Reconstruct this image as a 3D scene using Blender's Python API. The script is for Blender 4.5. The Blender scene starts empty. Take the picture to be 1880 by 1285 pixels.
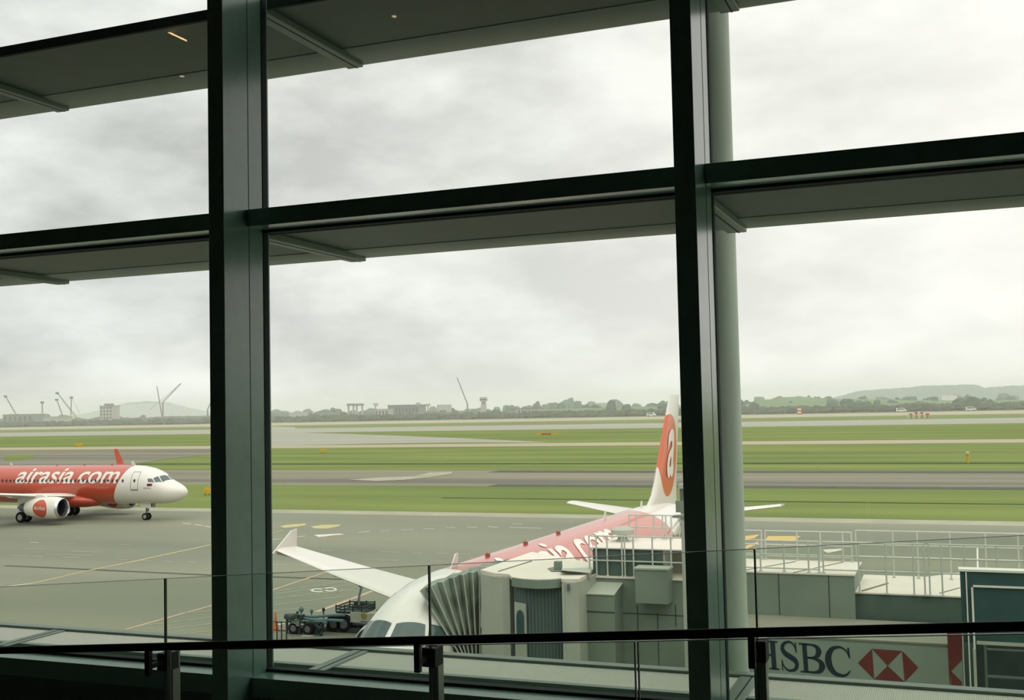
import bpy, bmesh, math, random
from mathutils import Vector, Matrix, noise
random.seed(7)
S = bpy.context.scene
COL = S.collection
sin, cos, pi = math.sin, math.cos, math.pi
R = math.radians

# ------------------------------------------------------------ camera
F_PX, YAW, PITCH, ROLL, H = 2045.5, 0.37473, 0.0506, 0.0215, 11.28
fw = Vector((-sin(YAW)*cos(PITCH), cos(YAW)*cos(PITCH), sin(PITCH)))
rt0 = Vector((cos(YAW), sin(YAW), 0)); up0 = rt0.cross(fw)
rt = rt0*cos(ROLL) - up0*sin(ROLL); upv = rt0*sin(ROLL) + up0*cos(ROLL)
EYE = Vector((0, 0, H))
cd = bpy.data.cameras.new('camera'); cam = bpy.data.objects.new('camera', cd); COL.objects.link(cam)
m = Matrix((rt, upv, -fw)).transposed().to_4x4(); m.translation = EYE
cam.matrix_world = m
cd.sensor_width = 36; cd.lens = 36*F_PX/1880; cd.clip_start = .05; cd.clip_end = 9000
S.camera = cam

def at(x, y, Y=None, z=None):
    """world point on the sight line of an image position, at distance Y beyond the window or height z"""
    d = rt*((x-940)/F_PX) + upv*((642.5-y)/F_PX) + fw
    t = Y/d.y if Y is not None else (z-H)/d.z
    return EYE + d*t

# ------------------------------------------------------------ sky and exposure
S.view_settings.view_transform = 'Standard'; S.view_settings.look = 'None'
S.view_settings.gamma = 1; S.view_settings.use_curve_mapping = False
S.view_settings.exposure = 0.42
S.cycles.transparent_max_bounces = 24
S.cycles.max_bounces = 8
S.cycles.volume_bounces = 2
w = bpy.data.worlds.new('overcast_sky'); S.world = w; w.use_nodes = True
nt = w.node_tree; N = nt.nodes; L = nt.links; N.clear()
def wn(t, **k):
    n = N.new(t)
    for a, b in k.items(): setattr(n, a, b)
    return n
def mth(op, a, b=None, c=None, clamp=False):
    n = wn('ShaderNodeMath', operation=op); n.use_clamp = clamp
    for i, v in enumerate((a, b, c)):
        if v is None: continue
        if isinstance(v, (int, float)): n.inputs[i].default_value = v
        else: L.new(v, n.inputs[i])
    return n.outputs[0]
tc = wn('ShaderNodeTexCoord'); sep = wn('ShaderNodeSeparateXYZ'); L.new(tc.outputs['Generated'], sep.inputs[0])
el = sep.outputs['Z']
# brighter towards the right (east of the window) and towards the horizon, greyer high on the left
side = mth('MULTIPLY_ADD', sep.outputs['X'], 0.95, 0.82, True)
mp = wn('ShaderNodeMapping'); mp.inputs['Scale'].default_value = (2.2, 2.2, 5.0); mp.inputs['Location'].default_value = (3.1, .4, .2)
L.new(tc.outputs['Generated'], mp.inputs[0])
nz = wn('ShaderNodeTexNoise'); nz.inputs['Scale'].default_value = 2.3; nz.inputs['Detail'].default_value = 6; nz.inputs['Roughness'].default_value = .55
L.new(mp.outputs[0], nz.inputs['Vector'])
cl = wn('ShaderNodeValToRGB'); cl.color_ramp.elements[0].position = .38; cl.color_ramp.elements[1].position = .68
L.new(nz.outputs['Fac'], cl.inputs[0])
low = mth('SUBTRACT', 1.0, mth('MULTIPLY', el, 2.6, None, True))       # 1 at the horizon
horizon = mth('MULTIPLY', low, 0.11)
cloud = mth('MULTIPLY', cl.outputs[0], mth('MULTIPLY_ADD', side, -.22, .36))
base = mth('ADD', mth('ADD', mth('MULTIPLY_ADD', side, .39, .32), horizon), cloud)
zen = mth('MULTIPLY_ADD', mth('POWER', mth('MAXIMUM', mth('SUBTRACT', el, .3), 0.0), 1.0), 1.9, 1.0)
lum = mth('MULTIPLY', base, zen)
hs = wn('ShaderNodeMix', data_type='RGBA'); hs.inputs['A'].default_value = (.955, 1.0, .965, 1); hs.inputs['B'].default_value = (1.0, .982, .925, 1)
L.new(side, hs.inputs['Factor'])
bg = wn('ShaderNodeBackground'); L.new(hs.outputs['Result'], bg.inputs['Color']); L.new(lum, bg.inputs['Strength'])
ow = wn('ShaderNodeOutputWorld'); L.new(bg.outputs[0], ow.inputs[0])

# soft daylight behind the overcast
sd = bpy.data.lights.new('sun', 'SUN'); sd.energy = 0.5; sd.angle = R(50); sd.color = (1, .97, .9)
so = bpy.data.objects.new('sun', sd); COL.objects.link(so); so.rotation_euler = (R(38), R(22), 0)

# ------------------------------------------------------------ materials
M = {}
def srgb(r, g, b):
    f = lambda c: (c/255/12.92) if c/255 <= .04045 else ((c/255+.055)/1.055)**2.4
    return (f(r), f(g), f(b), 1)
def mat(name, col, rough=.6, metal=0, spec=.5, var=.0, scale=3, col2=None, coat=0, bump=0, bscale=None, stretch=None, coord='Object', emit=None, coatr=.15):
    mt = bpy.data.materials.new(name); mt.use_nodes = True; t = mt.node_tree; n = t.nodes; l = t.links
    b = n['Principled BSDF']; b.inputs['Base Color'].default_value = (*col[:3], 1)
    b.inputs['Roughness'].default_value = rough; b.inputs['Metallic'].default_value = metal
    b.inputs['Specular IOR Level'].default_value = spec; b.inputs['Coat Weight'].default_value = coat
    b.inputs['Coat Roughness'].default_value = coatr
    tcn = n.new('ShaderNodeTexCoord'); mp = n.new('ShaderNodeMapping'); l.new(tcn.outputs[coord], mp.inputs[0])
    if stretch: mp.inputs['Scale'].default_value = stretch
    nz = n.new('ShaderNodeTexNoise'); nz.inputs['Scale'].default_value = scale; nz.inputs['Detail'].default_value = 6
    l.new(mp.outputs[0], nz.inputs['Vector'])
    c2 = col2 or tuple(c*(1-var) for c in col[:3]); c1 = col if col2 else tuple(min(1, c*(1+var)) for c in col[:3])
    cr = n.new('ShaderNodeValToRGB'); cr.color_ramp.elements[0].color = (*c2[:3], 1); cr.color_ramp.elements[1].color = (*c1[:3], 1)
    cr.color_ramp.elements[0].position = .33; cr.color_ramp.elements[1].position = .67
    l.new(nz.outputs['Fac'], cr.inputs[0]); l.new(cr.outputs[0], b.inputs['Base Color'])
    if bump:
        bp = n.new('ShaderNodeBump'); bp.inputs['Strength'].default_value = bump; nb = n.new('ShaderNodeTexNoise')
        nb.inputs['Scale'].default_value = bscale or scale*4; l.new(mp.outputs[0], nb.inputs['Vector']); l.new(nb.outputs['Fac'], bp.inputs['Height']); l.new(bp.outputs[0], b.inputs['Normal'])
    if emit:
        b.inputs['Emission Color'].default_value = (*emit[:3], 1); b.inputs['Emission Strength'].default_value = emit[3]
    M[name] = mt
    return mt
def nodes_of(name):
    t = M[name].node_tree; return t, t.nodes, t.links, t.nodes['Principled BSDF']
def mm(t, op, a, b=None, c=None, clamp=False):
    n = t.nodes.new('ShaderNodeMath'); n.operation = op; n.use_clamp = clamp
    for i, v in enumerate((a, b, c)):
        if v is None: continue
        if isinstance(v, (int, float)): n.inputs[i].default_value = v
        else: t.links.new(v, n.inputs[i])
    return n.outputs[0]

mat('frame_metal', (.22, .38, .33), .2, .0, .75, .05, 8)
mat('frame_dark', (.02, .022, .018), .6, 0, .3, .1, 8)
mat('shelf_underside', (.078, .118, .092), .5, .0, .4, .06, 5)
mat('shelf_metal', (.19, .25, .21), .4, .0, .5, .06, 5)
mat('column_paint', (.58, .68, .57), .55, 0, .4, .08, 2.5, stretch=(3, 3, .6))
mat('room_dark', (.12, .12, .10), .8, 0, .2, .15, 4)
mat('carpet', (.14, .14, .12), .95, 0, .1, .2, 30)
mat('rail_dark', (.03, .03, .025), .45, 0, .35, .1, 20)
mat('steel', (.42, .44, .42), .3, .9, .5, .06, 12, stretch=(1, 1, .05))
mat('gasket', (.015, .03, .028), .7, 0, .2, .1, 10)
mat('glass_edge', (.10, .16, .14), .3, 0, .5, .05, 10)
mat('glass_edge_highlight', (.45, .52, .46), .3, 0, .5, .05, 10)  # brighter copy of the edge colour; the highlight is painted in
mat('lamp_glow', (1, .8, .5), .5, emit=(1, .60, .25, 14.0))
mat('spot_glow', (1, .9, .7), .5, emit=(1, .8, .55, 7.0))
mat('concrete', (.215, .222, .150), .8, 0, .3, .0, .045, col2=(.145, .160, .118), bump=.02, stretch=(.35, 1.3, 1))
mat('concrete_light', (.30, .30, .22), .85, 0, .2, .1, .2)
mat('asphalt', (.22, .205, .14), .85, 0, .25, .0, .05, col2=(.120, .118, .092), stretch=(.15, 2.5, 1))
mat('runway_grey', (.29, .29, .235), .85, 0, .25, .06, .05, stretch=(.1, 1, 1))
mat('sand_road', (.34, .30, .215), .9, 0, .2, .06, .05, stretch=(.1, 1, 1))
mat('grass', (.175, .215, .062), .95, 0, .1, .0, .05, col2=(.115, .155, .046), stretch=(.25, 1.6, 1))
mat('grass_dark', (.05, .085, .028), .95, 0, .1, .2, .2)
mat('paint_white', (.55, .53, .44), .7, 0, .3, .12, 1.5)
mat('paint_faint', (.30, .31, .24), .7, 0, .3, .15, 1.5)
mat('paint_yellow', (.42, .38, .16), .7, 0, .3, .12, 1.5)
mat('paint_red', (.42, .32, .22), .7, 0, .3, .12, 1.5)
mat('tyre_mark', (.062, .070, .055), .8, 0, .3, .2, .5)
mat('foliage', (.045, .085, .04), .95, 0, .1, .25, .3)
mat('foliage_dry', (.08, .09, .055), .95, 0, .1, .25, .3)
mat('hill_green', (.05, .09, .055), .95, 0, .1, .25, .02)
mat('field_green', (.10, .17, .06), .95, 0, .1, .2, .02)
mat('earth', (.28, .18, .10), .95, 0, .1, .2, .05)
mat('building_pale', (.42, .40, .34), .8, 0, .3, .08, .2)
mat('building_grey', (.20, .21, .19), .8, 0, .3, .08, .2)
mat('building_dark', (.06, .07, .065), .8, 0, .3, .08, .2)
mat('crane_steel', (.06, .09, .085), .6, .2, .4, .1, .3)
mat('crane_rust', (.16, .09, .06), .6, .2, .4, .1, .3)
mat('sign_yellow', (.55, .36, .03), .6, 0, .3, .05, 2)
mat('sign_red', (.45, .10, .04), .6, 0, .3, .05, 2)
mat('white_paint', (.62, .60, .54), .35, 0, .5, .02, 2, coat=.3)
mat('engine_white', (.6, .6, .54), .35, 0, .5, .02, 2, coat=.3)
mat('plane_red', (.43, .06, .025), .35, 0, .5, .05, 2, coat=.3)
mat('letter_white', (.66, .65, .58), .35, 0, .5, .02, 2)
mat('cabin_glass', (.02, .035, .04), .15, 0, .5, .1, 2)
mat('cockpit_glass', (.05, .085, .08), .12, 0, .6, .1, 2)
mat('lip_metal', (.6, .6, .6), .25, .9, .5, .04, 2)
mat('intake_dark', (.02, .02, .022), .6, 0, .4, .1, 5)
mat('tyre', (.012, .012, .012), .85, 0, .2, .1, 5)
mat('hub_grey', (.35, .35, .33), .5, .5, .5, .1, 5)
mat('gear_grey', (.13, .14, .14), .5, .3, .5, .1, 5)
mat('beacon', (.25, .08, .04), .3, 0, .5, .1, 5)
mat('flag_paint', (.12, .02, .03), .6, 0, .3, .3, 12)
mat('bridge_wall', (.18, .22, .175), .55, 0, .4, .07, 1.2)
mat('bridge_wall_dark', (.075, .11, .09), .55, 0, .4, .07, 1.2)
mat('bridge_light', (.36, .38, .315), .55, 0, .4, .06, 1.2)
mat('bridge_roof', (.62, .58, .50), .7, 0, .3, .05, .8)
mat('roof_grime', (.21, .21, .16), .8, 0, .3, .1, .8)
mat('canopy_cloth', (.20, .235, .19), .75, 0, .3, .35, 1.6)
mat('railing_paint', (.46, .49, .42), .5, 0, .4, .05, 3)
mat('panel_seam', (.05, .07, .06), .8, 0, .2, .1, 3)
mat('sign_white', (.225, .27, .225), .5, 0, .4, .04, 1.5)
mat('sign_black', (.012, .022, .03), .5, 0, .4, .05, 3)
mat('logo_red', (.14, .03, .026), .5, 0, .4, .12, 4)
mat('green_glass', (.035, .075, .072), .12, 0, .6, .1, 2)
mat('frame_white', (.62, .62, .55), .5, 0, .4, .04, 3)
mat('truck_dark', (.03, .045, .042), .6, 0, .4, .2, 3)
mat('truck_panel', (.42, .44, .35), .5, 0, .4, .05, 3)
mat('hose_teal', (.11, .20, .20), .6, 0, .4, .15, 4)
mat('cone_orange', (.62, .14, .03), .6, 0, .3, .05, 4)
mat('logo_orange', (.5, .20, .04), .6, 0, .3, .05, 4)
mat('logo_green', (.25, .30, .05), .6, 0, .3, .05, 4)
mat('cable_white', (.5, .52, .46), .5, 0, .3, .05, 4)
mat('hazard_yellow', (.50, .36, .10), .7, 0, .3, .1, 1)

# corrugated / slatted curtain: vertical ribs as a real bump plus a darker colour in the grooves
def ribbed(name, base, axis_scale, dark=.55, strength=.6, direction='X'):
    mat(name, base, .6, 0, .4, .05, 2)
    t, n, l, b = nodes_of(name)
    tcn = n.new('ShaderNodeTexCoord'); wv = n.new('ShaderNodeTexWave'); wv.bands_direction = direction
    wv.inputs['Scale'].default_value = axis_scale; l.new(tcn.outputs['Object'], wv.inputs[0])
    bp = n.new('ShaderNodeBump'); bp.inputs['Strength'].default_value = strength; bp.inputs['Distance'].default_value = .05
    l.new(wv.outputs['Fac'], bp.inputs['Height']); l.new(bp.outputs[0], b.inputs['Normal'])
    mx = n.new('ShaderNodeMix'); mx.data_type = 'RGBA'; l.new(wv.outputs['Fac'], mx.inputs['Factor'])
    mx.inputs['A'].default_value = (*[c*dark for c in base], 1); mx.inputs['B'].default_value = (*base, 1)
    l.new(mx.outputs['Result'], b.inputs['Base Color'])
ribbed('curtain_slats', (.085, .13, .115), 3.2, .6)
ribbed('shelf_mesh', (.84, .84, .72), 22.0, .84, .25)

# glazing: clear sheet, Fresnel reflection, slight tint
def glass(name, tint, gain=1.0, rough=0.0):
    mt = bpy.data.materials.new(name); mt.use_nodes = True; t = mt.node_tree; n = t.nodes; l = t.links; n.clear()
    tr = n.new('ShaderNodeBsdfTransparent'); gl = n.new('ShaderNodeBsdfGlossy'); gl.inputs['Roughness'].default_value = rough
    geo = n.new('ShaderNodeTexCoord'); nz = n.new('ShaderNodeTexNoise'); nz.inputs['Scale'].default_value = 1.5; l.new(geo.outputs['Object'], nz.inputs['Vector'])
    cr = n.new('ShaderNodeValToRGB'); cr.color_ramp.elements[0].color = (*tint, 1); cr.color_ramp.elements[1].color = (*[min(1, c*1.01) for c in tint], 1)
    l.new(nz.outputs['Fac'], cr.inputs[0]); l.new(cr.outputs[0], tr.inputs[0])
    fr = n.new('ShaderNodeFresnel'); bf = n.new('ShaderNodeNewGeometry')
    l.new(mm(t, 'MULTIPLY_ADD', bf.outputs['Backfacing'], 1/1.45-1.45, 1.45), fr.inputs[0])
    g = mm(t, 'MULTIPLY', fr.outputs[0], gain, None, True)
    mx = n.new('ShaderNodeMixShader'); l.new(g, mx.inputs[0]); l.new(tr.outputs[0], mx.inputs[1]); l.new(gl.outputs[0], mx.inputs[2])
    o = n.new('ShaderNodeOutputMaterial'); l.new(mx.outputs[0], o.inputs[0]); M[name] = mt
glass('window_glass', (.985, .99, .98), 1.0)
glass('rail_glass', (.94, .965, .94), .9)

# livery: red middle of the fuselage
mat('livery', (.62, .60, .54), .32, 0, .5, .02, 2, coat=1.0, coatr=.12)
def livery():
    t, n, l, b = nodes_of('livery')
    b.inputs['Roughness'].default_value = .33
    tcn = n.new('ShaderNodeTexCoord'); s = n.new('ShaderNodeSeparateXYZ'); l.new(tcn.outputs['Object'], s.inputs[0])
    x, z = s.outputs['X'], s.outputs['Z']
    # front border leans back towards the belly, the rear border bulges back
    f = mm(t, 'MULTIPLY_ADD', mm(t, 'SUBTRACT', 5.87, z), .50, 6.3)
    a1 = mm(t, 'GREATER_THAN', x, f)
    r = mm(t, 'SUBTRACT', 29.0, mm(t, 'MULTIPLY', mm(t, 'POWER', mm(t, 'ABSOLUTE', mm(t, 'SUBTRACT', z, 3.6)), 2), .38))
    a2 = mm(t, 'LESS_THAN', x, r)
    mx = n.new('ShaderNodeMix'); mx.data_type = 'RGBA'; l.new(mm(t, 'MULTIPLY', a1, a2), mx.inputs['Factor'])
    mx.inputs['A'].default_value = (.64, .62, .56, 1); mx.inputs['B'].default_value = (.43, .06, .024, 1)
    l.new(mx.outputs['Result'], b.inputs['Base Color'])
livery()
mat('fin_paint', (.62, .60, .54), .32, 0, .5, .02, 2, coat=.4)
def finp():
    t, n, l, b = nodes_of('fin_paint')
    tcn = n.new('ShaderNodeTexCoord'); s = n.new('ShaderNodeSeparateXYZ'); l.new(tcn.outputs['Object'], s.inputs[0])
    x, z = s.outputs['X'], s.outputs['Z']
    dz = mm(t, 'SUBTRACT', z, 8.35); dx = mm(t, 'SUBTRACT', mm(t, 'SUBTRACT', x, 34.0), mm(t, 'MULTIPLY', dz, .22))
    e = mm(t, 'ADD', mm(t, 'POWER', mm(t, 'ABSOLUTE', mm(t, 'DIVIDE', dx, 1.95)), 2), mm(t, 'POWER', mm(t, 'ABSOLUTE', mm(t, 'DIVIDE', dz, 2.3)), 2))
    mx = n.new('ShaderNodeMix'); mx.data_type = 'RGBA'; l.new(mm(t, 'LESS_THAN', e, 1.0), mx.inputs['Factor'])
    mx.inputs['A'].default_value = (.64, .62, .56, 1); mx.inputs['B'].default_value = (.56, .105, .03, 1)
    l.new(mx.outputs['Result'], b.inputs['Base Color'])
finp()
mat('nacelle_paint', (.62, .62, .54), .35, 0, .5, .02, 2, coat=.3)
def nac():
    t, n, l, b = nodes_of('nacelle_paint')
    tcn = n.new('ShaderNodeTexCoord'); s = n.new('ShaderNodeSeparateXYZ'); l.new(tcn.outputs['Object'], s.inputs[0])
    dx = mm(t, 'SUBTRACT', s.outputs['X'], 13.05); dz = mm(t, 'SUBTRACT', s.outputs['Z'], 1.75)
    e = mm(t, 'ADD', mm(t, 'MULTIPLY', dx, dx), mm(t, 'MULTIPLY', dz, dz))
    mx = n.new('ShaderNodeMix'); mx.data_type = 'RGBA'; l.new(mm(t, 'LESS_THAN', e, .84), mx.inputs['Factor'])
    mx.inputs['A'].default_value = (.62, .62, .54, 1); mx.inputs['B'].default_value = (.45, .07, .028, 1)
    l.new(mx.outputs['Result'], b.inputs['Base Color'])
nac()

# ------------------------------------------------------------ mesh helpers
class MB:
    def __init__(s): s.v = []; s.f = []
    def add(s, vs, fs):
        o = len(s.v); s.v += [tuple(v) for v in vs]; s.f += [tuple(i+o for i in f) for f in fs]; return s
    def box(s, x0, x1, y0, y1, z0, z1):
        vs = [(x, y, z) for z in (z0, z1) for y in (y0, y1) for x in (x0, x1)]
        return s.add(vs, [(0, 2, 3, 1), (4, 5, 7, 6), (0, 1, 5, 4), (2, 6, 7, 3), (0, 4, 6, 2), (1, 3, 7, 5)])
    def hexa(s, b, t):      # bottom 4, top 4 corners, counter-clockwise from above
        return s.add(list(b)+list(t), [(3, 2, 1, 0), (4, 5, 6, 7), (0, 1, 5, 4), (1, 2, 6, 5), (2, 3, 7, 6), (3, 0, 4, 7)])
    def prism(s, poly, z0, z1):
        n = len(poly)
        f0 = z0 if callable(z0) else (lambda x, y: z0); f1 = z1 if callable(z1) else (lambda x, y: z1)
        vs = [(x, y, f0(x, y)) for x, y in poly] + [(x, y, f1(x, y)) for x, y in poly]
        return s.add(vs, [tuple(range(n-1, -1, -1)), tuple(range(n, 2*n))] + [(i, (i+1) % n, (i+1) % n+n, i+n) for i in range(n)])
    def tube(s, pts, r, n=8, r2=None, caps=True):
        pts = [Vector(p) for p in pts]; rings = []
        for i, p in enumerate(pts):
            d = (pts[min(i+1, len(pts)-1)] - pts[max(i-1, 0)]).normalized()
            a = d.cross(Vector((0, 0, 1)));
            if a.length < 1e-3: a = Vector((1, 0, 0))
            a.normalize(); b = a.cross(d)
            rr = r if r2 is None else r+(r2-r)*i/(len(pts)-1)
            rings.append([p + a*rr*cos(2*pi*(k+.5)/n) + b*rr*sin(2*pi*(k+.5)/n) for k in range(n)])
        return s.loft(rings, caps)
    def bar(s, a, b, wd): return s.tube([a, b], wd*.7071, 4)
    def loft(s, rings, caps=True, closed=True):
        n = len(rings[0]); vs = [p for r in rings for p in r]; fs = []
        for i in range(len(rings)-1):
            for k in range(n if closed else n-1):
                k2 = (k+1) % n; fs.append((i*n+k, i*n+k2, (i+1)*n+k2, (i+1)*n+k))
        if caps and closed: fs += [tuple(range(n-1, -1, -1)), tuple((len(rings)-1)*n+k for k in range(n))]
        return s.add(vs, fs)
    def lathe(s, prof, axis='X', c=(0, 0, 0), n=32):
        rings = []
        for a, r in prof:
            ring = []
            for k in range(n):
                u, v = r*cos(2*pi*k/n), r*sin(2*pi*k/n)
                p = {'X': (a, u, v), 'Y': (v, a, u), 'Z': (u, v, a)}[axis]
                ring.append((p[0]+c[0], p[1]+c[1], p[2]+c[2]))
            rings.append(ring)
        return s.loft(rings, False)
    def build(s, name, m=None, parent=None, smooth=False, bev=0, angle=40):
        me = bpy.data.meshes.new(name); me.from_pydata(s.v, [], s.f); me.validate()
        bm = bmesh.new(); bm.from_mesh(me); bmesh.ops.remove_doubles(bm, verts=bm.verts, dist=1e-5); bmesh.ops.recalc_face_normals(bm, faces=bm.faces); bm.to_mesh(me); bm.free()
        if smooth: me.shade_smooth(); me.set_sharp_from_angle(angle=R(angle))
        o = bpy.data.objects.new(name, me); COL.objects.link(o)
        if m: me.materials.append(M[m])
        if parent: o.parent = parent
        if bev:
            b = o.modifiers.new('bevel', 'BEVEL'); b.width = bev; b.segments = 2; b.limit_method = 'ANGLE'
        return o
def tag(o, label=None, cat=None, group=None, kind=None):
    if label: o['label'] = label
    if cat: o['category'] = cat
    if group: o['group'] = group
    if kind: o['kind'] = kind
    return o
def thing(name, label, cat, loc=(0, 0, 0), rz=0, group=None):
    o = bpy.data.objects.new(name, None); COL.objects.link(o); o.location = loc; o.rotation_euler.z = rz; o.empty_display_size = .2
    return tag(o, label, cat, group)
def struct(o, label=None): return tag(o, label, None, None, 'structure')
def copy_tree(o, parent=None):
    c = o.copy(); COL.objects.link(c); c.parent = parent
    for ch in [q for q in bpy.data.objects if q.parent == o]: copy_tree(ch, c)
    return c
def text_mesh(txt, size, shear=0, offset=0, sub=0.15, extrude=0):
    cu = bpy.data.curves.new('t', 'FONT'); cu.body = txt; cu.size = size; cu.shear = shear; cu.offset = offset; cu.extrude = extrude; cu.resolution_u = 4
    o = bpy.data.objects.new('t', cu); COL.objects.link(o)
    bpy.context.view_layer.update()
    me = bpy.data.meshes.new_from_object(o.evaluated_get(bpy.context.evaluated_depsgraph_get()))
    bpy.data.objects.remove(o); bm = bmesh.new(); bm.from_mesh(me)
    for _ in range(5 if sub else 0):
        es = [e for e in bm.edges if e.calc_length() > sub]
        if not es: break
        bmesh.ops.subdivide_edges(bm, edges=es, cuts=1); bmesh.ops.triangulate(bm, faces=bm.faces)
    bm.verts.index_update()
    v = [tuple(p.co) for p in bm.verts]; f = [tuple(q.index for q in fc.verts) for fc in bm.faces]; bm.free()
    return v, f

# ------------------------------------------------------------ ground: apron, grass, taxiways
XA, XB = -1900, 900
def band(name, y0, y1, m, z=0, x0=XA, x1=XB):
    return struct(MB().add([(x0, y0, z), (x1, y0, z), (x1, y1, z), (x0, y1, z)], [(0, 1, 2, 3)]).build(name, m))
apron = band('apron', 6.6, 106.5, 'concrete')
band('apron_shoulder', 106.5, 110.2, 'concrete_light')
band('grass_strip', 110.2, 147, 'grass')
band('taxiway', 147, 184, 'asphalt')
band('grass_strip', 184, 294, 'grass')
band('service_road', 294, 318, 'sand_road')
band('grass_strip', 318, 500, 'grass')
band('runway', 500, 625, 'runway_grey')
band('grass_strip', 625, 765, 'grass')
band('perimeter_road', 765, 930, 'sand_road')
band('scrub_ground', 930, 4500, 'field_green', 0, -4500, 2500)
def patch(name, pts, m, z):
    ps = [at(x, y, z=z) for x, y in pts]
    return struct(MB().add(ps, [tuple(range(len(ps)))]).build(name, m))
# diagonal taxiway running out to the runway, and the curved one on the left
patch('link_taxiway', [(400, 796), (496, 783), (540, 784), (560, 794.5), (640, 796.5), (740, 800), (860, 805), (960, 809.5), (1010, 812.5), (850, 812), (700, 814), (496, 818), (400, 806)], 'runway_grey', .02)
patch('link_taxiway', [(-40, 828), (200, 826), (420, 823), (400, 834), (340, 839), (290, 845), (250, 851), (215, 858), (190, 866), (-40, 868)], 'asphalt', .03)
patch('grass_island', [(8, 836), (40, 834), (66, 836.5), (60, 841), (30, 845), (8, 846)], 'grass', .05)
band('drain_ditch', 203, 207, 'grass_dark', .02, -500, 60)
band('drain_ditch', 127, 128, 'grass_dark', .02, -60, 60)
band('taxiway_edge', 147, 151, 'tyre_mark', .02, -62, 60)
band('taxiway_edge', 178, 183, 'tyre_mark', .02, -75, 60)
struct(patch('pale_pavement', [(640, 880.5), (700, 876.5), (760, 874), (790, 867), (832, 866), (828, 870), (790, 876), (740, 881), (690, 883)], 'concrete_light', .04))  # paler patch on the taxiway
# apron markings, painted on the concrete
def stripe(name, a, b, wd, m, z=.012):
    A, B = at(*a, z=0), at(*b, z=0); d = (B-A); d.z = 0; d.normalize(); nrm = Vector((-d.y, d.x, 0))*wd/2
    return MB().add([A+nrm+Vector((0, 0, z)), A-nrm+Vector((0, 0, z)), B-nrm+Vector((0, 0, z)), B+nrm+Vector((0, 0, z))], [(0, 1, 2, 3)]).build(name, m, apron)
def quad(name, pts, m, z=.012):
    return MB().add([at(x, y, z=z) for x, y in pts], [tuple(range(len(pts)))]).build(name, m, apron)
for a, b, wd, m in [((12, 1077), (60, 1071), .25, 'paint_white'), ((60, 1071), (165, 1047), .22, 'paint_yellow'), ((165, 1047), (240, 1032), .25, 'paint_yellow'),
                    ((240, 1032), (388, 1000), .3, 'paint_yellow'), ((230, 1156), (395, 1110), .25, 'paint_red'), ((495, 1085), (615, 1045), .25, 'paint_red'),
                    ((580, 1124), (720, 1072), .35, 'paint_red'), ((510, 1147), (545, 1140), .3, 'paint_white')]:
    stripe('guide_line', a, b, wd, m)
for a, b in [((330, 1126), (400, 1121)), ((260, 1149), (400, 1132)), ((290, 1157), (400, 1144)), ((350, 1163), (400, 1157)),
             ((497, 1087), (660, 1064)), ((497, 1091), (700, 1068)), ((497, 1100), (650, 1082)), ((497, 1112), (640, 1094)), ((497, 1123), (560, 1116)),
             ((497, 1104), (620, 1087)), ((497, 1079), (560, 1072))][:9]:
    stripe('hatch_line', a, b, .16, 'paint_faint')
for a, b in [((44, 1008), (85, 1008)), ((130, 1012), (182, 1014)), ((84, 1018), (168, 1020)), ((20, 1020), (80, 1022)), ((110, 1023), (150, 1024)), ((55, 996), (70, 996)),
             ((85, 997), (100, 997)), ((120, 998), (137, 998)), ((220, 1000), (240, 1000)), ((215, 1028), (235, 1028)), ((255, 1029), (280, 1030)), ((300, 1031), (320, 1032)), ((345, 1032), (362, 1033)),
             ((335, 960), (350, 962)), ((358, 963), (372, 965)), ((376, 966), (388, 968)), ((300, 957), (314, 957)),
             ((545, 986), (560, 984)), ((657, 978), (679, 975)), ((697, 975), (716, 974)), ((737, 973), (759, 972)), ((777, 971), (796, 971)), ((818, 969), (836, 969)), ((858, 968), (876, 968)), ((896, 967), (914, 968)), ((935, 968), (995, 970)),
             ((497, 991), (520, 989)), ((590, 1011), (612, 1011)), ((632, 1012), (655, 1012)), ((700, 1013), (733, 1014)), ((755, 1015), (776, 1016)), ((800, 1016), (826, 1016)), ((845, 1018), (864, 1018)),
             ((670, 1028), (731, 1029)), ((790, 1031), (812, 1031)), ((500, 1038), (528, 1038)), ((550, 1038), (570, 1039)), ((940, 962), (960, 962))]:
    stripe('dash_mark', a, b, .22, 'paint_faint' if a[1] > 996 or a[1] < 960 else 'paint_white')
quad('arrow_mark', [(576, 982), (622, 979.5), (633, 981), (610, 983), (586, 986)], 'paint_white')
quad('arrow_mark', [(1507, 1009), (1545, 1007), (1545, 1010), (1520, 1015)], 'paint_white')
quad('yellow_mark', [(513, 966), (530, 963), (560, 961), (562, 964), (540, 967.5), (522, 969)], 'paint_yellow')
quad('yellow_mark', [(570, 967), (590, 963.5), (626, 963), (622, 966), (600, 970.5), (578, 970)], 'paint_yellow')
stripe('guide_line', (495, 979), (520, 974), .2, 'paint_yellow')
quad('hazard_mark', [(1366, 984), (1395, 981), (1385, 988), (1366, 991)], 'hazard_yellow')
quad('hazard_mark', [(1410, 984), (1470, 984), (1460, 992), (1405, 991)], 'hazard_yellow')
quad('hazard_mark', [(1368, 1003), (1392, 994), (1392, 998), (1370, 1008)], 'hazard_yellow')
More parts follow.
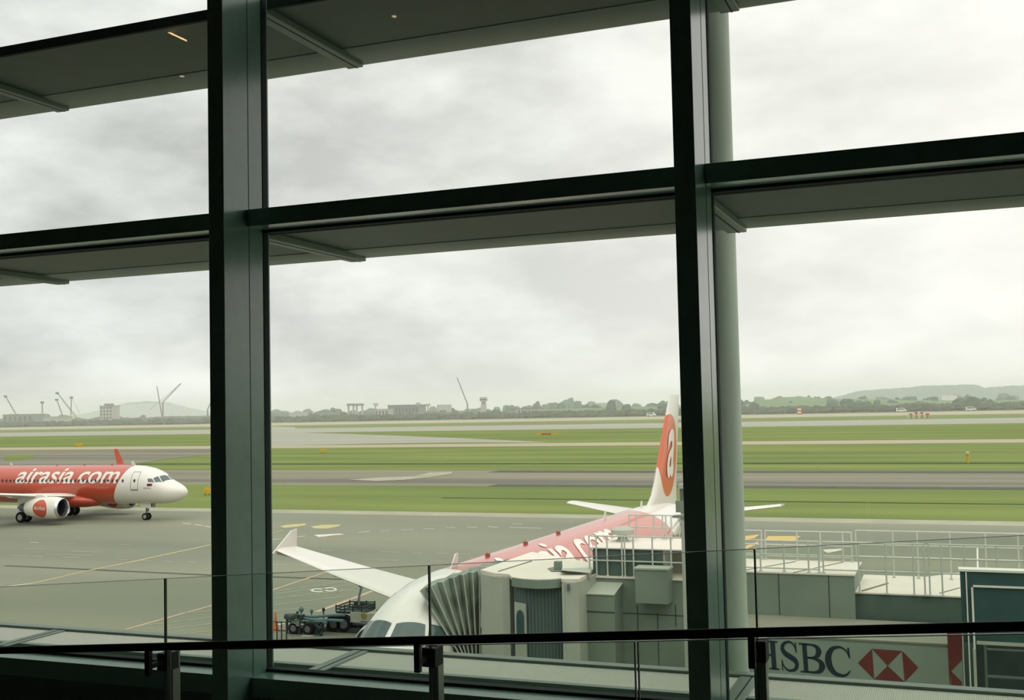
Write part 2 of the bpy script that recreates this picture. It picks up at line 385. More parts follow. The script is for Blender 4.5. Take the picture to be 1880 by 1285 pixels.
# two-digit stand number in an outlined oval
def ring_mark(cx, cy, rx, ry, wd, m, a0=0, a1=2*pi, n=24, z=.014):
    mb = MB(); pts = []
    for k in range(n+1):
        a = a0+(a1-a0)*k/n; pts.append((at(cx+rx*cos(a), cy+ry*sin(a), z=z), at(cx+(rx-wd)*cos(a), cy+(ry-wd*.35)*sin(a), z=z)))
    for k in range(n): mb.add([pts[k][0], pts[k][1], pts[k+1][1], pts[k+1][0]], [(0, 1, 2, 3)])
    return mb.build('stand_number', m, apron)
ring_mark(598, 1082.5, 32, 7, 1.5, 'paint_faint')
ring_mark(583, 1083.5, 13, 3.6, 5, 'paint_white', .5, 5.6)
ring_mark(606, 1082, 13, 3.8, 5, 'paint_white', -2.6, 2.6)
for a, b, wd in [((10, 1038.5), (390, 1056), 1.1), ((497, 1059), (655, 1064.5), .9)]:
    struct(stripe('tar_joint', a, b, wd*.45, 'tyre_mark', .008))

# ------------------------------------------------------------ aeroplanes
PS = [(0, 2.95, 2.95, 0), (.06, 3.16, 2.72, .24), (.2, 3.38, 2.5, .43), (.5, 3.64, 2.27, .68), (1, 3.92, 2.04, .98), (1.5, 4.14, 1.9, 1.22), (1.95, 4.34, 1.82, 1.39),
      (2.3, 4.62, 1.77, 1.5), (2.7, 4.93, 1.75, 1.61), (3.1, 5.17, 1.74, 1.7), (3.6, 5.38, 1.73, 1.79), (4.3, 5.6, 1.73, 1.88), (5.2, 5.77, 1.73, 1.94), (6.3, 5.85, 1.73, 1.975), (8, 5.87, 1.73, 1.975),
      (12, 5.87, 1.73, 1.975), (18, 5.87, 1.73, 1.975), (23.5, 5.87, 1.73, 1.975), (25.5, 5.87, 1.86, 1.96), (27.5, 5.87, 2.2, 1.88), (29.5, 5.86, 2.66, 1.7), (31.5, 5.82, 3.18, 1.42), (33.5, 5.7, 3.72, 1.02), (35.2, 5.5, 4.15, .68), (36.6, 5.25, 4.45, .42), (37.5, 4.95, 4.65, .16)]
def prof(s):
    for a, b in zip(PS, PS[1:]):
        if s <= b[0]:
            t = (s-a[0])/(b[0]-a[0]); return [a[i]+(b[i]-a[i])*t for i in (1, 2, 3)]
    return list(PS[-1][1:])
def skin(s, th, side, off=0):     # side +1 starboard (local +Y), -1 port; th from horizontal
    tz, bz, hw = prof(s); zc = (tz+bz)/2; hh = (tz-bz)/2
    return (s, side*(hw+off)*cos(th), zc+(hh+off)*sin(th))
def skin_z(s, z, side, off=0):
    tz, bz, hw = prof(s); zc = (tz+bz)/2; hh = (tz-bz)/2
    return skin(s, math.asin(max(-1, min(1, (z-zc)/hh))), side, off)
def pane(c, side, off, n=5):      # c = four (s, theta degrees) corners, filled bilinearly on the skin
    mb = MB(); g = []
    for i in range(n+1):
        for j in range(n+1):
            u, v = i/n, j/n
            s = (1-u)*(1-v)*c[0][0]+u*(1-v)*c[1][0]+u*v*c[2][0]+(1-u)*v*c[3][0]
            t = (1-u)*(1-v)*c[0][1]+u*(1-v)*c[1][1]+u*v*c[2][1]+(1-u)*v*c[3][1]
            g.append(skin(s, R(t), side, off))
    return mb.add(g, [(i*(n+1)+j, (i+1)*(n+1)+j, (i+1)*(n+1)+j+1, i*(n+1)+j+1) for i in range(n) for j in range(n)])
def foil(le, te, z, y, th, n=10, dz=0):
    """closed aerofoil section in the x-z plane at span y"""
    c = te-le; up, dn = [], []
    for k in range(n+1):
        x = .5*(1-cos(pi*k/n)); t = th*c*(.2969*math.sqrt(x)-.126*x-.3516*x*x+.2843*x**3-.1015*x**4)*5*1.0
        up.append((le+c*x, y, z+t+dz*c*x)); dn.append((le+c*x, y, z-t*.7+dz*c*x))
    return up + dn[-2:0:-1]
def wheel(root, name, x, y, z, r, wdt, m='hub_grey'):
    mb = MB(); prof_ = [(-wdt/2, r*.55), (-wdt/2, r*.85), (-wdt*.38, r*.97), (0, r), (wdt*.38, r*.97), (wdt/2, r*.85), (wdt/2, r*.55)]
    mb.lathe(prof_, 'Y', (x, y, z), 24); o = mb.build(name, 'tyre', root, True)
    MB().lathe([(-wdt*.45, .001), (-wdt*.45, r*.55), (wdt*.45, r*.55), (wdt*.45, .001)], 'Y', (x, y, z), 20).build('wheel_hub', m, o, True)
def airliner(name, label, loc, psi, fence_mat, fence_label, lift=.27):
    P = thing(name, label, 'airplane', loc, psi)
    rings = []
    ss = []
    for a, b in zip(PS, PS[1:]):
        k = 1 if b[0]-a[0] < .8 else 3
        for j in range(k): ss.append(a[0]+(b[0]-a[0])*j/k)
    ss.append(PS[-1][0])
    for s in ss:
        tz, bz, hw = prof(s); zc = (tz+bz)/2; hh = (tz-bz)/2
        rings.append([(s, max(hw, .002)*cos(2*pi*k/48), zc+max(hh, .002)*sin(2*pi*k/48)) for k in range(48)])
    fus = MB().loft(rings).build('fuselage', 'livery', P, True, angle=60)
    # belly fairing
    mb = MB(); rg = []
    for s, hw, bz, tz in [(10.2, .4, 1.75, 2.2), (11, 1.5, 1.5, 2.7), (12.5, 2.05, 1.32, 3.0), (15, 2.2, 1.28, 3.1), (18, 2.15, 1.3, 3.0), (20, 1.6, 1.45, 2.6), (21.5, .5, 1.75, 2.1)]:
        rg.append([(s, hw*cos(2*pi*k/28), (bz+tz)/2+(tz-bz)/2*sin(2*pi*k/28)) for k in range(28)])
    mb.loft(rg).build('belly_fairing', 'plane_red', P, True, angle=60)
    for sd in (1, -1):
        # cockpit panes
        for c in ([(1.84, 86), (2.45, 87), (2.76, 56), (2.22, 42)], [(2.3, 40), (2.86, 53), (3.2, 37), (2.84, 26)], [(2.94, 24), (3.3, 35), (3.76, 29), (3.6, 19)]):
            pane(c, sd, .012).build('cockpit_window', 'cockpit_glass', fus, True)
        # doors (outline) and cabin windows
        for s0, s1 in ((4.75, 5.6), (31.2, 31.95)):
            dm = MB()
            for (a, b) in (((s0, 3.35), (s0, 5.2)), ((s1, 3.35), (s1, 5.2)), ((s0, 5.2), (s1, 5.2)), ((s0, 3.35), (s1, 3.35))):
                wd = .06 if a[1] == b[1] == 3.35 else .02
                pts = [skin_z(a[0]+(b[0]-a[0])*k/8, a[1]+(b[1]-a[1])*k/8, sd, .006) for k in range(9)]
                dm.tube(pts, wd, 6)
            dm.build('cabin_door', 'gear_grey', fus, True)
        ks = [5.18, 6.6] + [7.35+.533*i for i in range(38)] + [28.6, 29.2, 29.8]
        wm = None
        for s in ks:
            z0 = 4.30; me_ = MB(); c = []
            for q in range(10):
                a = 2*pi*q/10; c.append(skin_z(s+.12*cos(a), z0+.17*sin(a), sd, .03))
            me_.add(c, [tuple(range(10))]).build('cabin_window', 'cabin_glass', fus)
        # the airline's web address in big slanted letters
        v, f = text_mesh('airasia.com', 2.72, .28, .045, .3)
        xs = [p[0] for p in v]; wdt = max(xs)-min(xs); x0 = min(xs); SC = 13.4/wdt
        vv = []
        for p in v:
            u = (p[0]-x0)*SC; s = 7.15+u if sd < 0 else 7.15+13.4-u
            vv.append(skin(s, (p[1]*1.0+lift)/2.02, sd, .018))
        MB().add(vv, f).build('fuselage_lettering', 'letter_white', fus, True)
        # wing
        sec = []
        for y, le, te, z, th in [(1.2, 12.5, 18.4, 2.55, .13), (2.0, 12.85, 18.4, 2.65, .13), (6.4, 14.5, 18.5, 3.05, .115), (11.0, 16.75, 19.75, 3.6, .105), (16.25, 19.4, 21.2, 4.3, .10)]:
            sec.append(foil(le, te, z, sd*y, th))
        wing = MB().loft(sec).build('wing', 'white_paint', P, True, angle=50)
        # tip fence: swept arrow-head plate above and below the tip
        th = .06
        up = [(19.1, 4.2), (20.75, 5.15), (21.25, 5.2), (21.2, 4.4), (21.35, 3.75), (21.0, 3.72)]
        mb = MB(); y0 = sd*16.25; y1 = sd*(16.25+th)
        n = len(up); mb.add([(x, y0, z) for x, z in up]+[(x, y1, z) for x, z in up], [tuple(range(n)), tuple(range(2*n-1, n-1, -1))]+[(i, (i+1) % n, (i+1) % n+n, i+n) for i in range(n)])
        if not fence_label: mb.build('wingtip_fence', fence_mat, wing)
        else:           # tall upswept tip
            sec = [foil(le, te, z, sd*y, .09) for y, le, te, z in ((16.2, 19.4, 21.1, 4.28), (16.5, 19.9, 21.3, 4.4), (16.85, 20.4, 21.6, 4.8), (17.1, 20.9, 21.9, 5.5), (17.4, 21.9, 22.5, 6.95))]
            sec = [[(x, yy + sd*(z-zz[0])*0, z) for x, yy, z in q] for q, zz in zip(sec, [(0,)]*5)]
            fo = MB().loft(sec).build('upswept_wingtip', fence_mat, wing, True, angle=50); fo['label'] = fence_label
        for y in (4.6, 8.4, 12.2):
            le = 18.3 + max(0, y-6.4)*.27
            MB().lathe([(le-1.6, .01), (le-1.1, .17), (le-.2, .21), (le+.6, .13), (le+1.0, .01)], 'X', (0, sd*y, 2.42+y*.078), 12).build('flap_fairing', 'white_paint', wing, True)
        # engine
        yc, zc = sd*5.75, 1.76
        nc = MB().lathe([(11.12, 1.0), (11.3, 1.07), (11.8, 1.15), (12.6, 1.18), (13.6, 1.12), (14.6, .98), (15.3, .84), (15.3, .78), (14.6, .8)], 'X', (0, yc, zc), 40).build('engine_nacelle', 'nacelle_paint', P, True, angle=60)
        MB().lathe([(11.5, .85), (11.15, .88), (11.0, .95), (11.05, 1.0), (11.3, 1.075)], 'X', (0, yc, zc), 40).build('intake_lip', 'lip_metal', nc, True, angle=70)
        MB().lathe([(11.5, .85), (12.2, .84), (12.2, .25), (11.85, .12), (11.75, .001)], 'X', (0, yc, zc), 32).build('fan', 'intake_dark', nc, True)
        MB().lathe([(15.1, .7), (15.9, .48), (16.3, .4), (16.3, .3), (16.9, .02)], 'X', (0, yc, zc), 24).build('exhaust_cone', 'gear_grey', nc, True)
        v, f = text_mesh('AirAsia', .58, .25, .0, .2)
        xs = [p[0] for p in v]; cx = (max(xs)+min(xs))/2
        vv = []
        for p in v:
            u = (p[0]-cx)*.85; x = 13.05+(u if sd < 0 else -u); a = (p[1]-.12)/1.17; rr = 1.19
            rr = 1.20 if x < 12.8 else 1.2-(x-12.8)*.06
            vv.append((x, yc+sd*rr*cos(a), zc+rr*sin(a)))
        MB().add(vv, f).build('nacelle_lettering', 'letter_white', nc, True)
        mb = MB(); mb.hexa([(12.4, yc-.16, 2.7), (16.2, yc-.1, 2.4), (16.2, yc+.1, 2.4), (12.4, yc+.16, 2.7)], [(13.6, yc-.14, 3.1), (16.8, yc-.1, 3.0), (16.8, yc+.1, 3.0), (13.6, yc+.14, 3.1)])
        mb.build('engine_pylon', 'white_paint', P)
        # tailplane
        sec = [foil(le, te, z, sd*y, .1) for y, le, te, z in ((.5, 30.9, 35.2, 5.0), (1.2, 31.4, 35.2, 5.05), (6.22, 34.3, 35.85, 5.52))]
        MB().loft(sec).build('tailplane', 'white_paint', P, True, angle=50)
        # main gear
        g = MB(); g.tube([(17.71, sd*3.8, 2.9), (17.71, sd*3.8, .6)], .14, 10); g.tube([(17.71, sd*3.2, .585), (17.71, sd*4.4, .585)], .09, 8); g.tube([(17.71, sd*3.8, 1.3), (17.1, sd*3.3, 2.6)], .07, 8)
        g = g.build('main_gear', 'gear_grey', P, True)
        MB().box(17.1, 18.3, sd*4.05-.03, sd*4.05+.03, 1.1, 2.5).build('gear_door', 'white_paint', g)
        for dy in (-.46, .46): wheel(g, 'wheel', 17.71, sd*3.8+dy, .585, .585, .42)
    # fin
    fin = MB()
    def fsec(z, le, te, th):
        return [(p[0], p[2], z) for p in [(q[0], 0, q[2]) for q in foil(le, te, 0, 0, th)]]
    secs = []
    for z, le, te, th in [(5.5, 29.0, 35.9, .035), (5.9, 29.9, 35.85, .055), (6.3, 30.7, 35.9, .075), (7.0, 31.4, 36.0, .09), (8.5, 32.5, 36.35, .095), (10, 33.6, 36.7, .095), (11.3, 34.6, 37.0, .09), (11.76, 35.15, 37.1, .06)]:
        s = foil(le, te, 0, 0, th); secs.append([(p[0], p[2] if p[2] > 0 else p[2]/.7, z) for p in s])
    fin.loft(secs); fo = fin.build('tail_fin', 'fin_paint', P, True, angle=50)
    for sd in (1, -1):     # big white lower-case letter on the red oval
        v, f = text_mesh('a', 4.1, .12, .09, .35)
        xs = [p[0] for p in v]; ys = [p[1] for p in v]; cx = (max(xs)+min(xs))/2; cy = (max(ys)+min(ys))/2
        vv = []
        for p in v:
            u = (p[0]-cx)*.95; z = 8.45+(p[1]-cy)*1.30; x = 34.25+(z-8.45)*.30+(u if sd < 0 else -u)
            le = 31.4+(z-7)*.733; te = 36+(z-7)*.233; c = te-le; q = min(1, max(0.0, (x-le)/c))
            t = .095*c*(.2969*math.sqrt(q)-.126*q-.3516*q*q+.2843*q**3-.1015*q**4)*5
            vv.append((x, sd*(t+.03), z))
        MB().add(vv, f).build('fin_lettering', 'letter_white', fo, True)
    # aerials and beacons on the spine
    MB().add([(6.35, -.02, 5.82), (6.9, -.02, 5.82), (6.95, -.02, 6.3), (6.75, -.02, 6.3), (6.35, .02, 5.82), (6.9, .02, 5.82), (6.95, .02, 6.3), (6.75, .02, 6.3)],
             [(0, 1, 2, 3), (7, 6, 5, 4), (0, 4, 5, 1), (1, 5, 6, 2), (2, 6, 7, 3), (3, 7, 4, 0)]).build('blade_aerial', 'white_paint', P)
    for s in (9.4, 13.0, 16.6):
        MB().lathe([(5.86, .1), (5.97, .09), (6.03, .001)], 'Z', (s, 0, 0), 12).build('beacon_light', 'beacon', P, True)
    for s in (22.6, 28.6):
        MB().add([(s, -.02, 5.82), (s+.35, -.02, 5.82), (s+.33, -.02, 6.2), (s+.2, -.02, 6.2), (s, .02, 5.82), (s+.35, .02, 5.82), (s+.33, .02, 6.2), (s+.2, .02, 6.2)],
                 [(0, 1, 2, 3), (7, 6, 5, 4), (0, 4, 5, 1), (1, 5, 6, 2), (2, 6, 7, 3), (3, 7, 4, 0)]).build('blade_aerial', 'white_paint', P)
    # nose gear
    g = MB().tube([(5.07, 0, 1.9), (5.02, 0, .5)], .09, 10).tube([(5.03, -.35, .38), (5.03, .35, .38)], .06, 8).tube([(5.05, 0, .9), (4.3, 0, 1.8)], .05, 8).box(4.8, 5.0, -.1, .1, .9, 1.15).build('nose_gear', 'gear_grey', P, True)
    for dy in (-.26, .26): wheel(g, 'wheel', 5.03, dy, .38, .38, .22)
    for sy in (-1, 1): MB().box(4.2, 5.5, sy*.42-.015, sy*.42+.015, 1.3, 1.85).build('gear_door', 'white_paint', P)
    # little flag with a line of small print, and air-data probe, below the cockpit
    for sd in (1, -1):
        pn = MB()
        pn.add([skin_z(s, z, sd, .012) for s, z in ((3.15, 3.72), (3.7, 3.72), (3.7, 3.98), (3.15, 3.98))], [(0, 1, 2, 3)]); pn.build('flag_emblem', 'flag_paint', fus)
        v, f = text_mesh('MALAYSIA', .19, 0, 0, 0); xs = [p[0] for p in v]; W_ = max(xs)
        MB().add([skin_z(3.25+(p[0] if sd < 0 else W_-p[0]), 3.46+p[1], sd, .012) for p in v], f).build('small_lettering', 'sign_black', fus)
    return P
near = airliner('airliner', 'white and red airliner parked at the boarding bridge, its nose towards the window', (-16.18, 28.18, 0), 1.541, 'white_paint', None, 1.0)
far = airliner('airliner', 'white and red airliner taxiing on the far left, pointing right', (-75.6, 97.49, 0), 3.207, 'plane_red', 'red upswept wingtip')


# ------------------------------------------------------------ boarding bridge
def P3(x, y, Y): return at(x, y, Y=Y)
br = thing('boarding_bridge', 'grey boarding bridge with railed roof reaching from the right to the parked airliner', 'boarding bridge')
# bellows canopy against the fuselage
tops = [(771, 1084), (781, 1079), (792, 1077), (803, 1069), (813, 1069), (824, 1061), (833, 1062), (843, 1055), (851, 1056), (861, 1050), (868, 1052), (876, 1048), (881, 1066)]
bots = [(846, 1205), (850, 1207), (853, 1207), (856, 1208), (858, 1209), (861, 1210), (863, 1211), (866, 1211), (869, 1212), (872, 1212), (875, 1211), (878, 1209), (881, 1207)]
rings = []
for i, (tp, bt) in enumerate(zip(tops, bots)):
    Yd = 31.25 + .25*i/12 + (.13 if i % 2 else -.08)
    a = P3(*bt, Yd); b = P3(*tp, Yd); k = Vector((0, 1, 0))*(1.4+1.4*i/12) + Vector((-.35, 0, 0))*(1-i/12)
    rings.append([a, a.lerp(b, .5), b, b+k+Vector((0, 0, .02)), a+k])
MB().loft(rings, False, False).build('bellows', 'canopy_cloth', br)
mb = MB()
for i in range(0, 13, 2): mb.tube([rings[i][0], rings[i][1], rings[i][2]], .022, 6)
mb.build('bellows_hoops', 'bridge_light', br, True)
mb = MB().add([P3(858, 1042, 32.6), P3(883, 1040, 32.3), P3(883, 1075, 31.6), P3(878, 1064, 31.6), P3(870, 1052, 31.8)], [(0, 1, 2, 3, 4)])
mb.build('bellows_flap', 'bridge_wall', br)
# cab: roof slab and curved walls
ZR = 6.35
def g(x, y, z=ZR): p = at(x, y, z=z); return (p.x, p.y)
roof = [g(882, 1046), g(908, 1052), g(935, 1054), g(939, 1059), g(960, 1062), g(985, 1063.5), g(1010, 1063), g(1029, 1061), g(1032, 1063), g(1062, 1063), g(1076, 1056), g(1088, 1046), g(1093, 1034), g(976, 1013)]
MB().prism(roof, ZR-.09, ZR).build('cab_roof', 'bridge_roof', br)
lx = [g(882, 1048), g(895, 1050.5), g(908, 1053), g(922, 1054.5), g(935, 1055)]
mb = MB()
def wallstrip(mb, pts, z0, z1, th=.08):
    for a, b in zip(pts, pts[1:]):
        A, B = Vector((*a, 0)), Vector((*b, 0)); d = (B-A).normalized(); n = Vector((-d.y, d.x, 0))*th
        q = [A, B, B+n, A+n]; mb.hexa([(v.x, v.y, z0) for v in q], [(v.x, v.y, z1) for v in q])
wallstrip(mb, lx, 3.1, ZR-.09); wallstrip(mb, [lx[-1], (lx[-1][0]+.12, lx[-1][1]+1.0)], 3.1, ZR-.09)
mb.build('cab_wall', 'bridge_light', br, True, angle=25)
cx = [(g(938, 1060)[0], g(938, 1060)[1]+.22)]
for x in (955, 975, 995, 1012, 1032): q = g(x, 1063); cx.append((q[0], q[1]+.22+.05*math.sin((x-938)/94*pi)))
MB_ = MB(); wallstrip(MB_, cx, 3.1, ZR-.09); MB_.build('slatted_curtain', 'curtain_slats', br)
mb = MB(); ar = [g(939, 1059.5), g(960, 1062.5), g(985, 1064), g(1010, 1063.5), g(1030, 1061.5)]
wallstrip(mb, ar, ZR-.26, ZR-.02, .05); mb.build('curtain_track', 'bridge_wall', br)
mb = MB(); wallstrip(mb, [(cx[0][0]+.02, cx[0][1]-.05), (g(961, 1062)[0], cx[1][1]-.10)], 3.1, 5.62, .06); mb.build('cab_panel', 'bridge_light', br)
# rounded cab window
wc = [P3(x, y, 30.88) for x, y in [(948.5, 1160), (948, 1135), (948.5, 1126), (951, 1120.5), (954.5, 1120), (958, 1123), (960, 1130), (961.5, 1160)]]
wy = Vector((0, .05, 0)); n = len(wc)
wy0 = min(cx[0][1], cx[1][1])-.14
wc = [at(x, y, Y=wy0) for x, y in [(948.5, 1175), (947.8, 1135), (948.5, 1126), (951, 1120.5), (954.5, 1120), (958, 1123), (960, 1130), (961.8, 1175)]]
MB().add(wc+[p+wy for p in wc], [tuple(range(n)), tuple(range(2*n-1, n-1, -1))]+[(i, (i+1) % n, (i+1) % n+n, i+n) for i in range(n)]).build('cab_window', 'green_glass', br)
rw = [g(1031, 1063.5), g(1062, 1063.5), g(1076, 1056.5), (g(1076, 1056.5)[0]+.05, g(1076, 1056.5)[1]+1.6)]
mb = MB(); wallstrip(mb, [(rw[0][0], rw[0][1]+.6)]+rw, 3.1, ZR-.09); mb.build('cab_corner_wall', 'bridge_light', br, True, angle=20)
p0 = at(1041, 1072, Y=rw[0][1]-.03); MB().box(p0.x, p0.x+.07, p0.y, p0.y+.04, p0.z-.2, p0.z).build('corner_window', 'gear_grey', br)  # small dark window in the corner wall
MB().prism([g(882, 1047), g(935, 1055), g(1062, 1062), g(1088, 1046), g(976, 1013)], 3.0, 3.1).build('cab_floor', 'bridge_wall_dark', br)
# roof clutter on the cab
mb = MB(); a = at(1017, 1047, z=6.36); mb.box(a.x, a.x+.2, a.y, a.y+.2, 6.35, 6.62)
mb.build('roof_box', 'bridge_wall', br)
mb = MB(); mb.hexa([at(1030, 1047, z=6.4), at(1084, 1062, z=6.25), at(1086, 1052, z=6.25), at(1032, 1043, z=6.4)], [at(1030, 1047, z=6.5)+Vector((0, 0, .0)), at(1084, 1062, z=6.25)+Vector((0, 0, .16)), at(1086, 1052, z=6.25)+Vector((0, 0, .16)), at(1032, 1043, z=6.5)])
mb.build('tie_beam', 'bridge_light', br)
MB().add([at(x, y, z=6.365) for x, y in ((1005, 1043), (1018, 1040), (1032, 1044), (1040, 1049), (1012, 1049))], [(0, 1, 2, 3, 4)]).build('roof_dirt', 'roof_grime', br)
MB().tube([at(915, 1049, z=6.36), at(976, 1030, z=6.36)], .02, 5).build('roof_joint', 'roof_grime', br)
# tunnel, first section: lower left part then the raised sleeve
YN = 31.9
X0 = P3(1066, 1062, YN).x; X1 = P3(1262, 1045, YN).x; X2 = P3(1568, 1058, YN).x; X3 = P3(1771, 1090, 32.05).x
MB().box(X0, X1, YN, 34.6, 3.1, 6.16).build('tunnel_wall', 'bridge_wall', br)
MB().box(X0-.02, X1, YN-.04, 34.65, 6.16, 6.2).build('tunnel_roof', 'bridge_roof', br)
MB().box(X1, X2, YN, 34.4, 3.1, 6.46).build('tunnel_wall', 'bridge_wall', br)
MB().box(X1, X2+.02, YN-.03, 34.42, 6.46, 6.5).build('tunnel_roof', 'bridge_roof', br)
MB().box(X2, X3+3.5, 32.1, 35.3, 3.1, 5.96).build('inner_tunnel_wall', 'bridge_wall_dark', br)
MB().box(X2, X3+3.5, 32.07, 35.33, 5.96, 6.0).build('inner_tunnel_roof', 'bridge_roof', br)
mb = MB(); yy = YN-.012
for x, y0, y1 in ((1429, 1052, 1128), (1521, 1056, 1134), (1170, 1110, 1160), (1207, 1125, 1224), (1240, 1110, 1150)):
    a, b = P3(x, y0, yy), P3(x+3, y1, yy); mb.box(a.x-.012, a.x+.012, yy, yy+.03, b.z, a.z)
a, b = P3(1077, 1122, yy), P3(1380, 1127, yy); mb.box(a.x, X1, yy, yy+.03, a.z-.012, a.z+.012)
mb.build('panel_seams', 'panel_seam', br)
mb = MB()
for x, y0, y1 in ((1400, 1031, 1046), (1487, 1032, 1051)):
    mb.tube([at(x+60, y0, z=6.51), at(x-30, y1, z=6.51)], .012, 4)
mb.tube([at(1583, 1085, z=6.01), at(1630, 1071, z=6.01)], .03, 4); mb.tube([at(1725, 1089, z=6.01), at(1762, 1079, z=6.01)], .015, 4)
mb.build('roof_joints', 'roof_grime', br)
# boxes hung on and standing on the tunnel
a, b = P3(1165, 1042, 31.3), P3(1227, 1110, 31.3); MB().box(a.x, b.x, 31.3, YN, b.z, a.z-.05).build('service_box', 'bridge_wall', br, bev=.01)
MB().box(a.x-.03, b.x+.03, 31.27, YN, a.z-.05, a.z).build('service_box_lit_top', 'bridge_light', br)  # lit top of the box, put into a paler colour
a, b = P3(1074, 1091, 31.0), P3(1127, 1091, 31.0)
MB().hexa([(a.x, 31.0, 3.1), (b.x, 31.0, 3.1), (b.x, YN, 3.1), (a.x, YN, 3.1)], [(a.x, 31.0, a.z), (b.x, 31.0, a.z), (b.x, YN, a.z+.2), (a.x, YN, a.z+.2)]).build('duct_cabinet', 'bridge_wall', br, bev=.01)
MB().hexa([(a.x-.02, 30.97, a.z), (b.x+.02, 30.97, a.z), (b.x+.02, YN, a.z+.2), (a.x-.02, YN, a.z+.2)], [(a.x-.02, 30.97, a.z+.03), (b.x+.02, 30.97, a.z+.03), (b.x+.02, YN, a.z+.23), (a.x-.02, YN, a.z+.23)]).build('cabinet_lit_top', 'bridge_light', br)  # sloped top painted paler for the light falling on it
a1 = P3(1075, 1122, 30.98); MB().box(a.x, b.x, 30.98, 31.02, a1.z-.015, a1.z+.015).build('cabinet_seam', 'panel_seam', br)
a, b = P3(1088, 1004, 32.05), P3(1217, 1006, 32.05)
MB().box(a.x, b.x, 32.05, 34.4, 6.2, a.z-.04).build('roof_housing', 'bridge_wall_dark', br)
MB().box(b.x, b.x+.05, 32.05, 34.4, 6.2, a.z-.04).build('housing_lit_end', 'bridge_light', br)  # end face in a paler colour for the light on that side
MB().box(a.x-.04, b.x+.8, 32.0, 34.6, a.z-.04, a.z).build('housing_roof', 'bridge_roof', br)
MB().box(b.x+.05, b.x+.75, 33.0, 34.4, 6.2, a.z-.04).build('housing_lit_end', 'bridge_light', br)
c = P3(1143, 988, 33.6); MB().lathe([(a.z, .2), (a.z+.12, .14), (a.z+.2, .14), (a.z+.22, .36), (a.z+.36, .36), (a.z+.45, .2), (a.z+.47, .001)], 'Z', (c.x, c.y, 0), 24).build('roof_vent', 'bridge_light', br, True)
# railings
def railing(Y, x0, x1, ztop, posts, zfoot, rails, name='roof_railing', r=.022):
    ro = MB(); a, b = P3(x0, 1000, Y).x, P3(x1, 1000, Y).x
    for zz in rails: ro.tube([(a, Y, zz), (b, Y, zz)], r, 6)
    o = ro.build(name, 'railing_paint', br, True)
    for x in posts:
        X = P3(x, 1020, Y).x; zf = zfoot(X) if callable(zfoot) else zfoot
        MB().tube([(X, Y, zf), (X, Y, ztop)], r*1.15, 6).box(X-.05, X+.05, Y-.05, Y+.05, zf, zf+.03).build('railing_post', 'railing_paint', o, True)
railing(31.97, 1080, 1262, 7.38, (1082, 1095, 1115, 1142, 1147, 1163, 1198, 1232), 6.2, (7.38, 7.02, 6.66))
railing(34.3, 1155, 1236, 7.78, (1157, 1170, 1202, 1218, 1224, 1234), 7.07, (7.78, 7.4))
zf = lambda X: 6.5 if X < X2 else 6.0
railing(31.97, 1262, 1504, 7.36, (1290, 1330, 1396, 1439, 1484, 1503), zf, (7.36, 6.98, 6.60))
railing(31.97, 1510, 1697, 7.36, (1511, 1576, 1626, 1676, 1696), zf, (7.36, 6.98, 6.60))
railing(31.97, 1704, 1900, 7.36, (1705, 1728, 1770, 1830, 1880), zf, (7.36, 6.98, 6.60))
zf2 = lambda X: 6.5 if X < X2 else 6.0
railing(34.35, 1262, 1400, 7.36, (1300, 1350, 1399), zf2, (7.36, 6.95, 6.62))
railing(34.35, 1405, 1565, 7.36, (1406, 1464, 1507, 1548, 1564), zf2, (7.36, 6.95, 6.62))
railing(34.9, 1571, 1900, 7.36, (1572, 1640, 1685, 1745, 1810, 1870), lambda X: 6.0, (7.36, 6.95, 6.6))
# lower corridor in front, with the bank's sign on its side
XL = P3(1340, 1180, 29.3).x; XR = P3(1766, 1180, 29.3).x
MB().box(XL, XR, 29.3, YN-.01, 3.0, 5.26).build('corridor_wall', 'sign_white', br)
MB().box(XL, XR, 29.27, YN-.01, 5.26, 5.3).build('corridor_roof', 'roof_grime', br)
sg = MB().box(P3(1376, 1180, 29.3).x, XR-.01, 29.27, 29.3, P3(1500, 1290, 29.3).z, 5.2).build('advertising_sign', 'sign_white', br)
SY = 29.262
def sgn(pts): return [at(x, y, Y=SY) for x, y in pts]
def flat(name, polys, m):
    mb = MB()
    for p in polys:
        q = sgn(p); n = len(q); d = Vector((0, .006, 0)); mb.add(q+[v+d for v in q], [tuple(range(n)), tuple(range(2*n-1, n-1, -1))]+[(i, (i+1) % n, (i+1) % n+n, i+n) for i in range(n)])
    return mb.build(name, m, sg)
def lmap(x0, yt, x1, h, slope=.085, lean=.075):
    """unit letter box to image position: u right 0..1, v up 0..1"""
    return lambda u, v: (x0+u*(x1-x0)+(1-v)*h*lean, yt+(1-v)*h+u*(x1-x0)*slope)
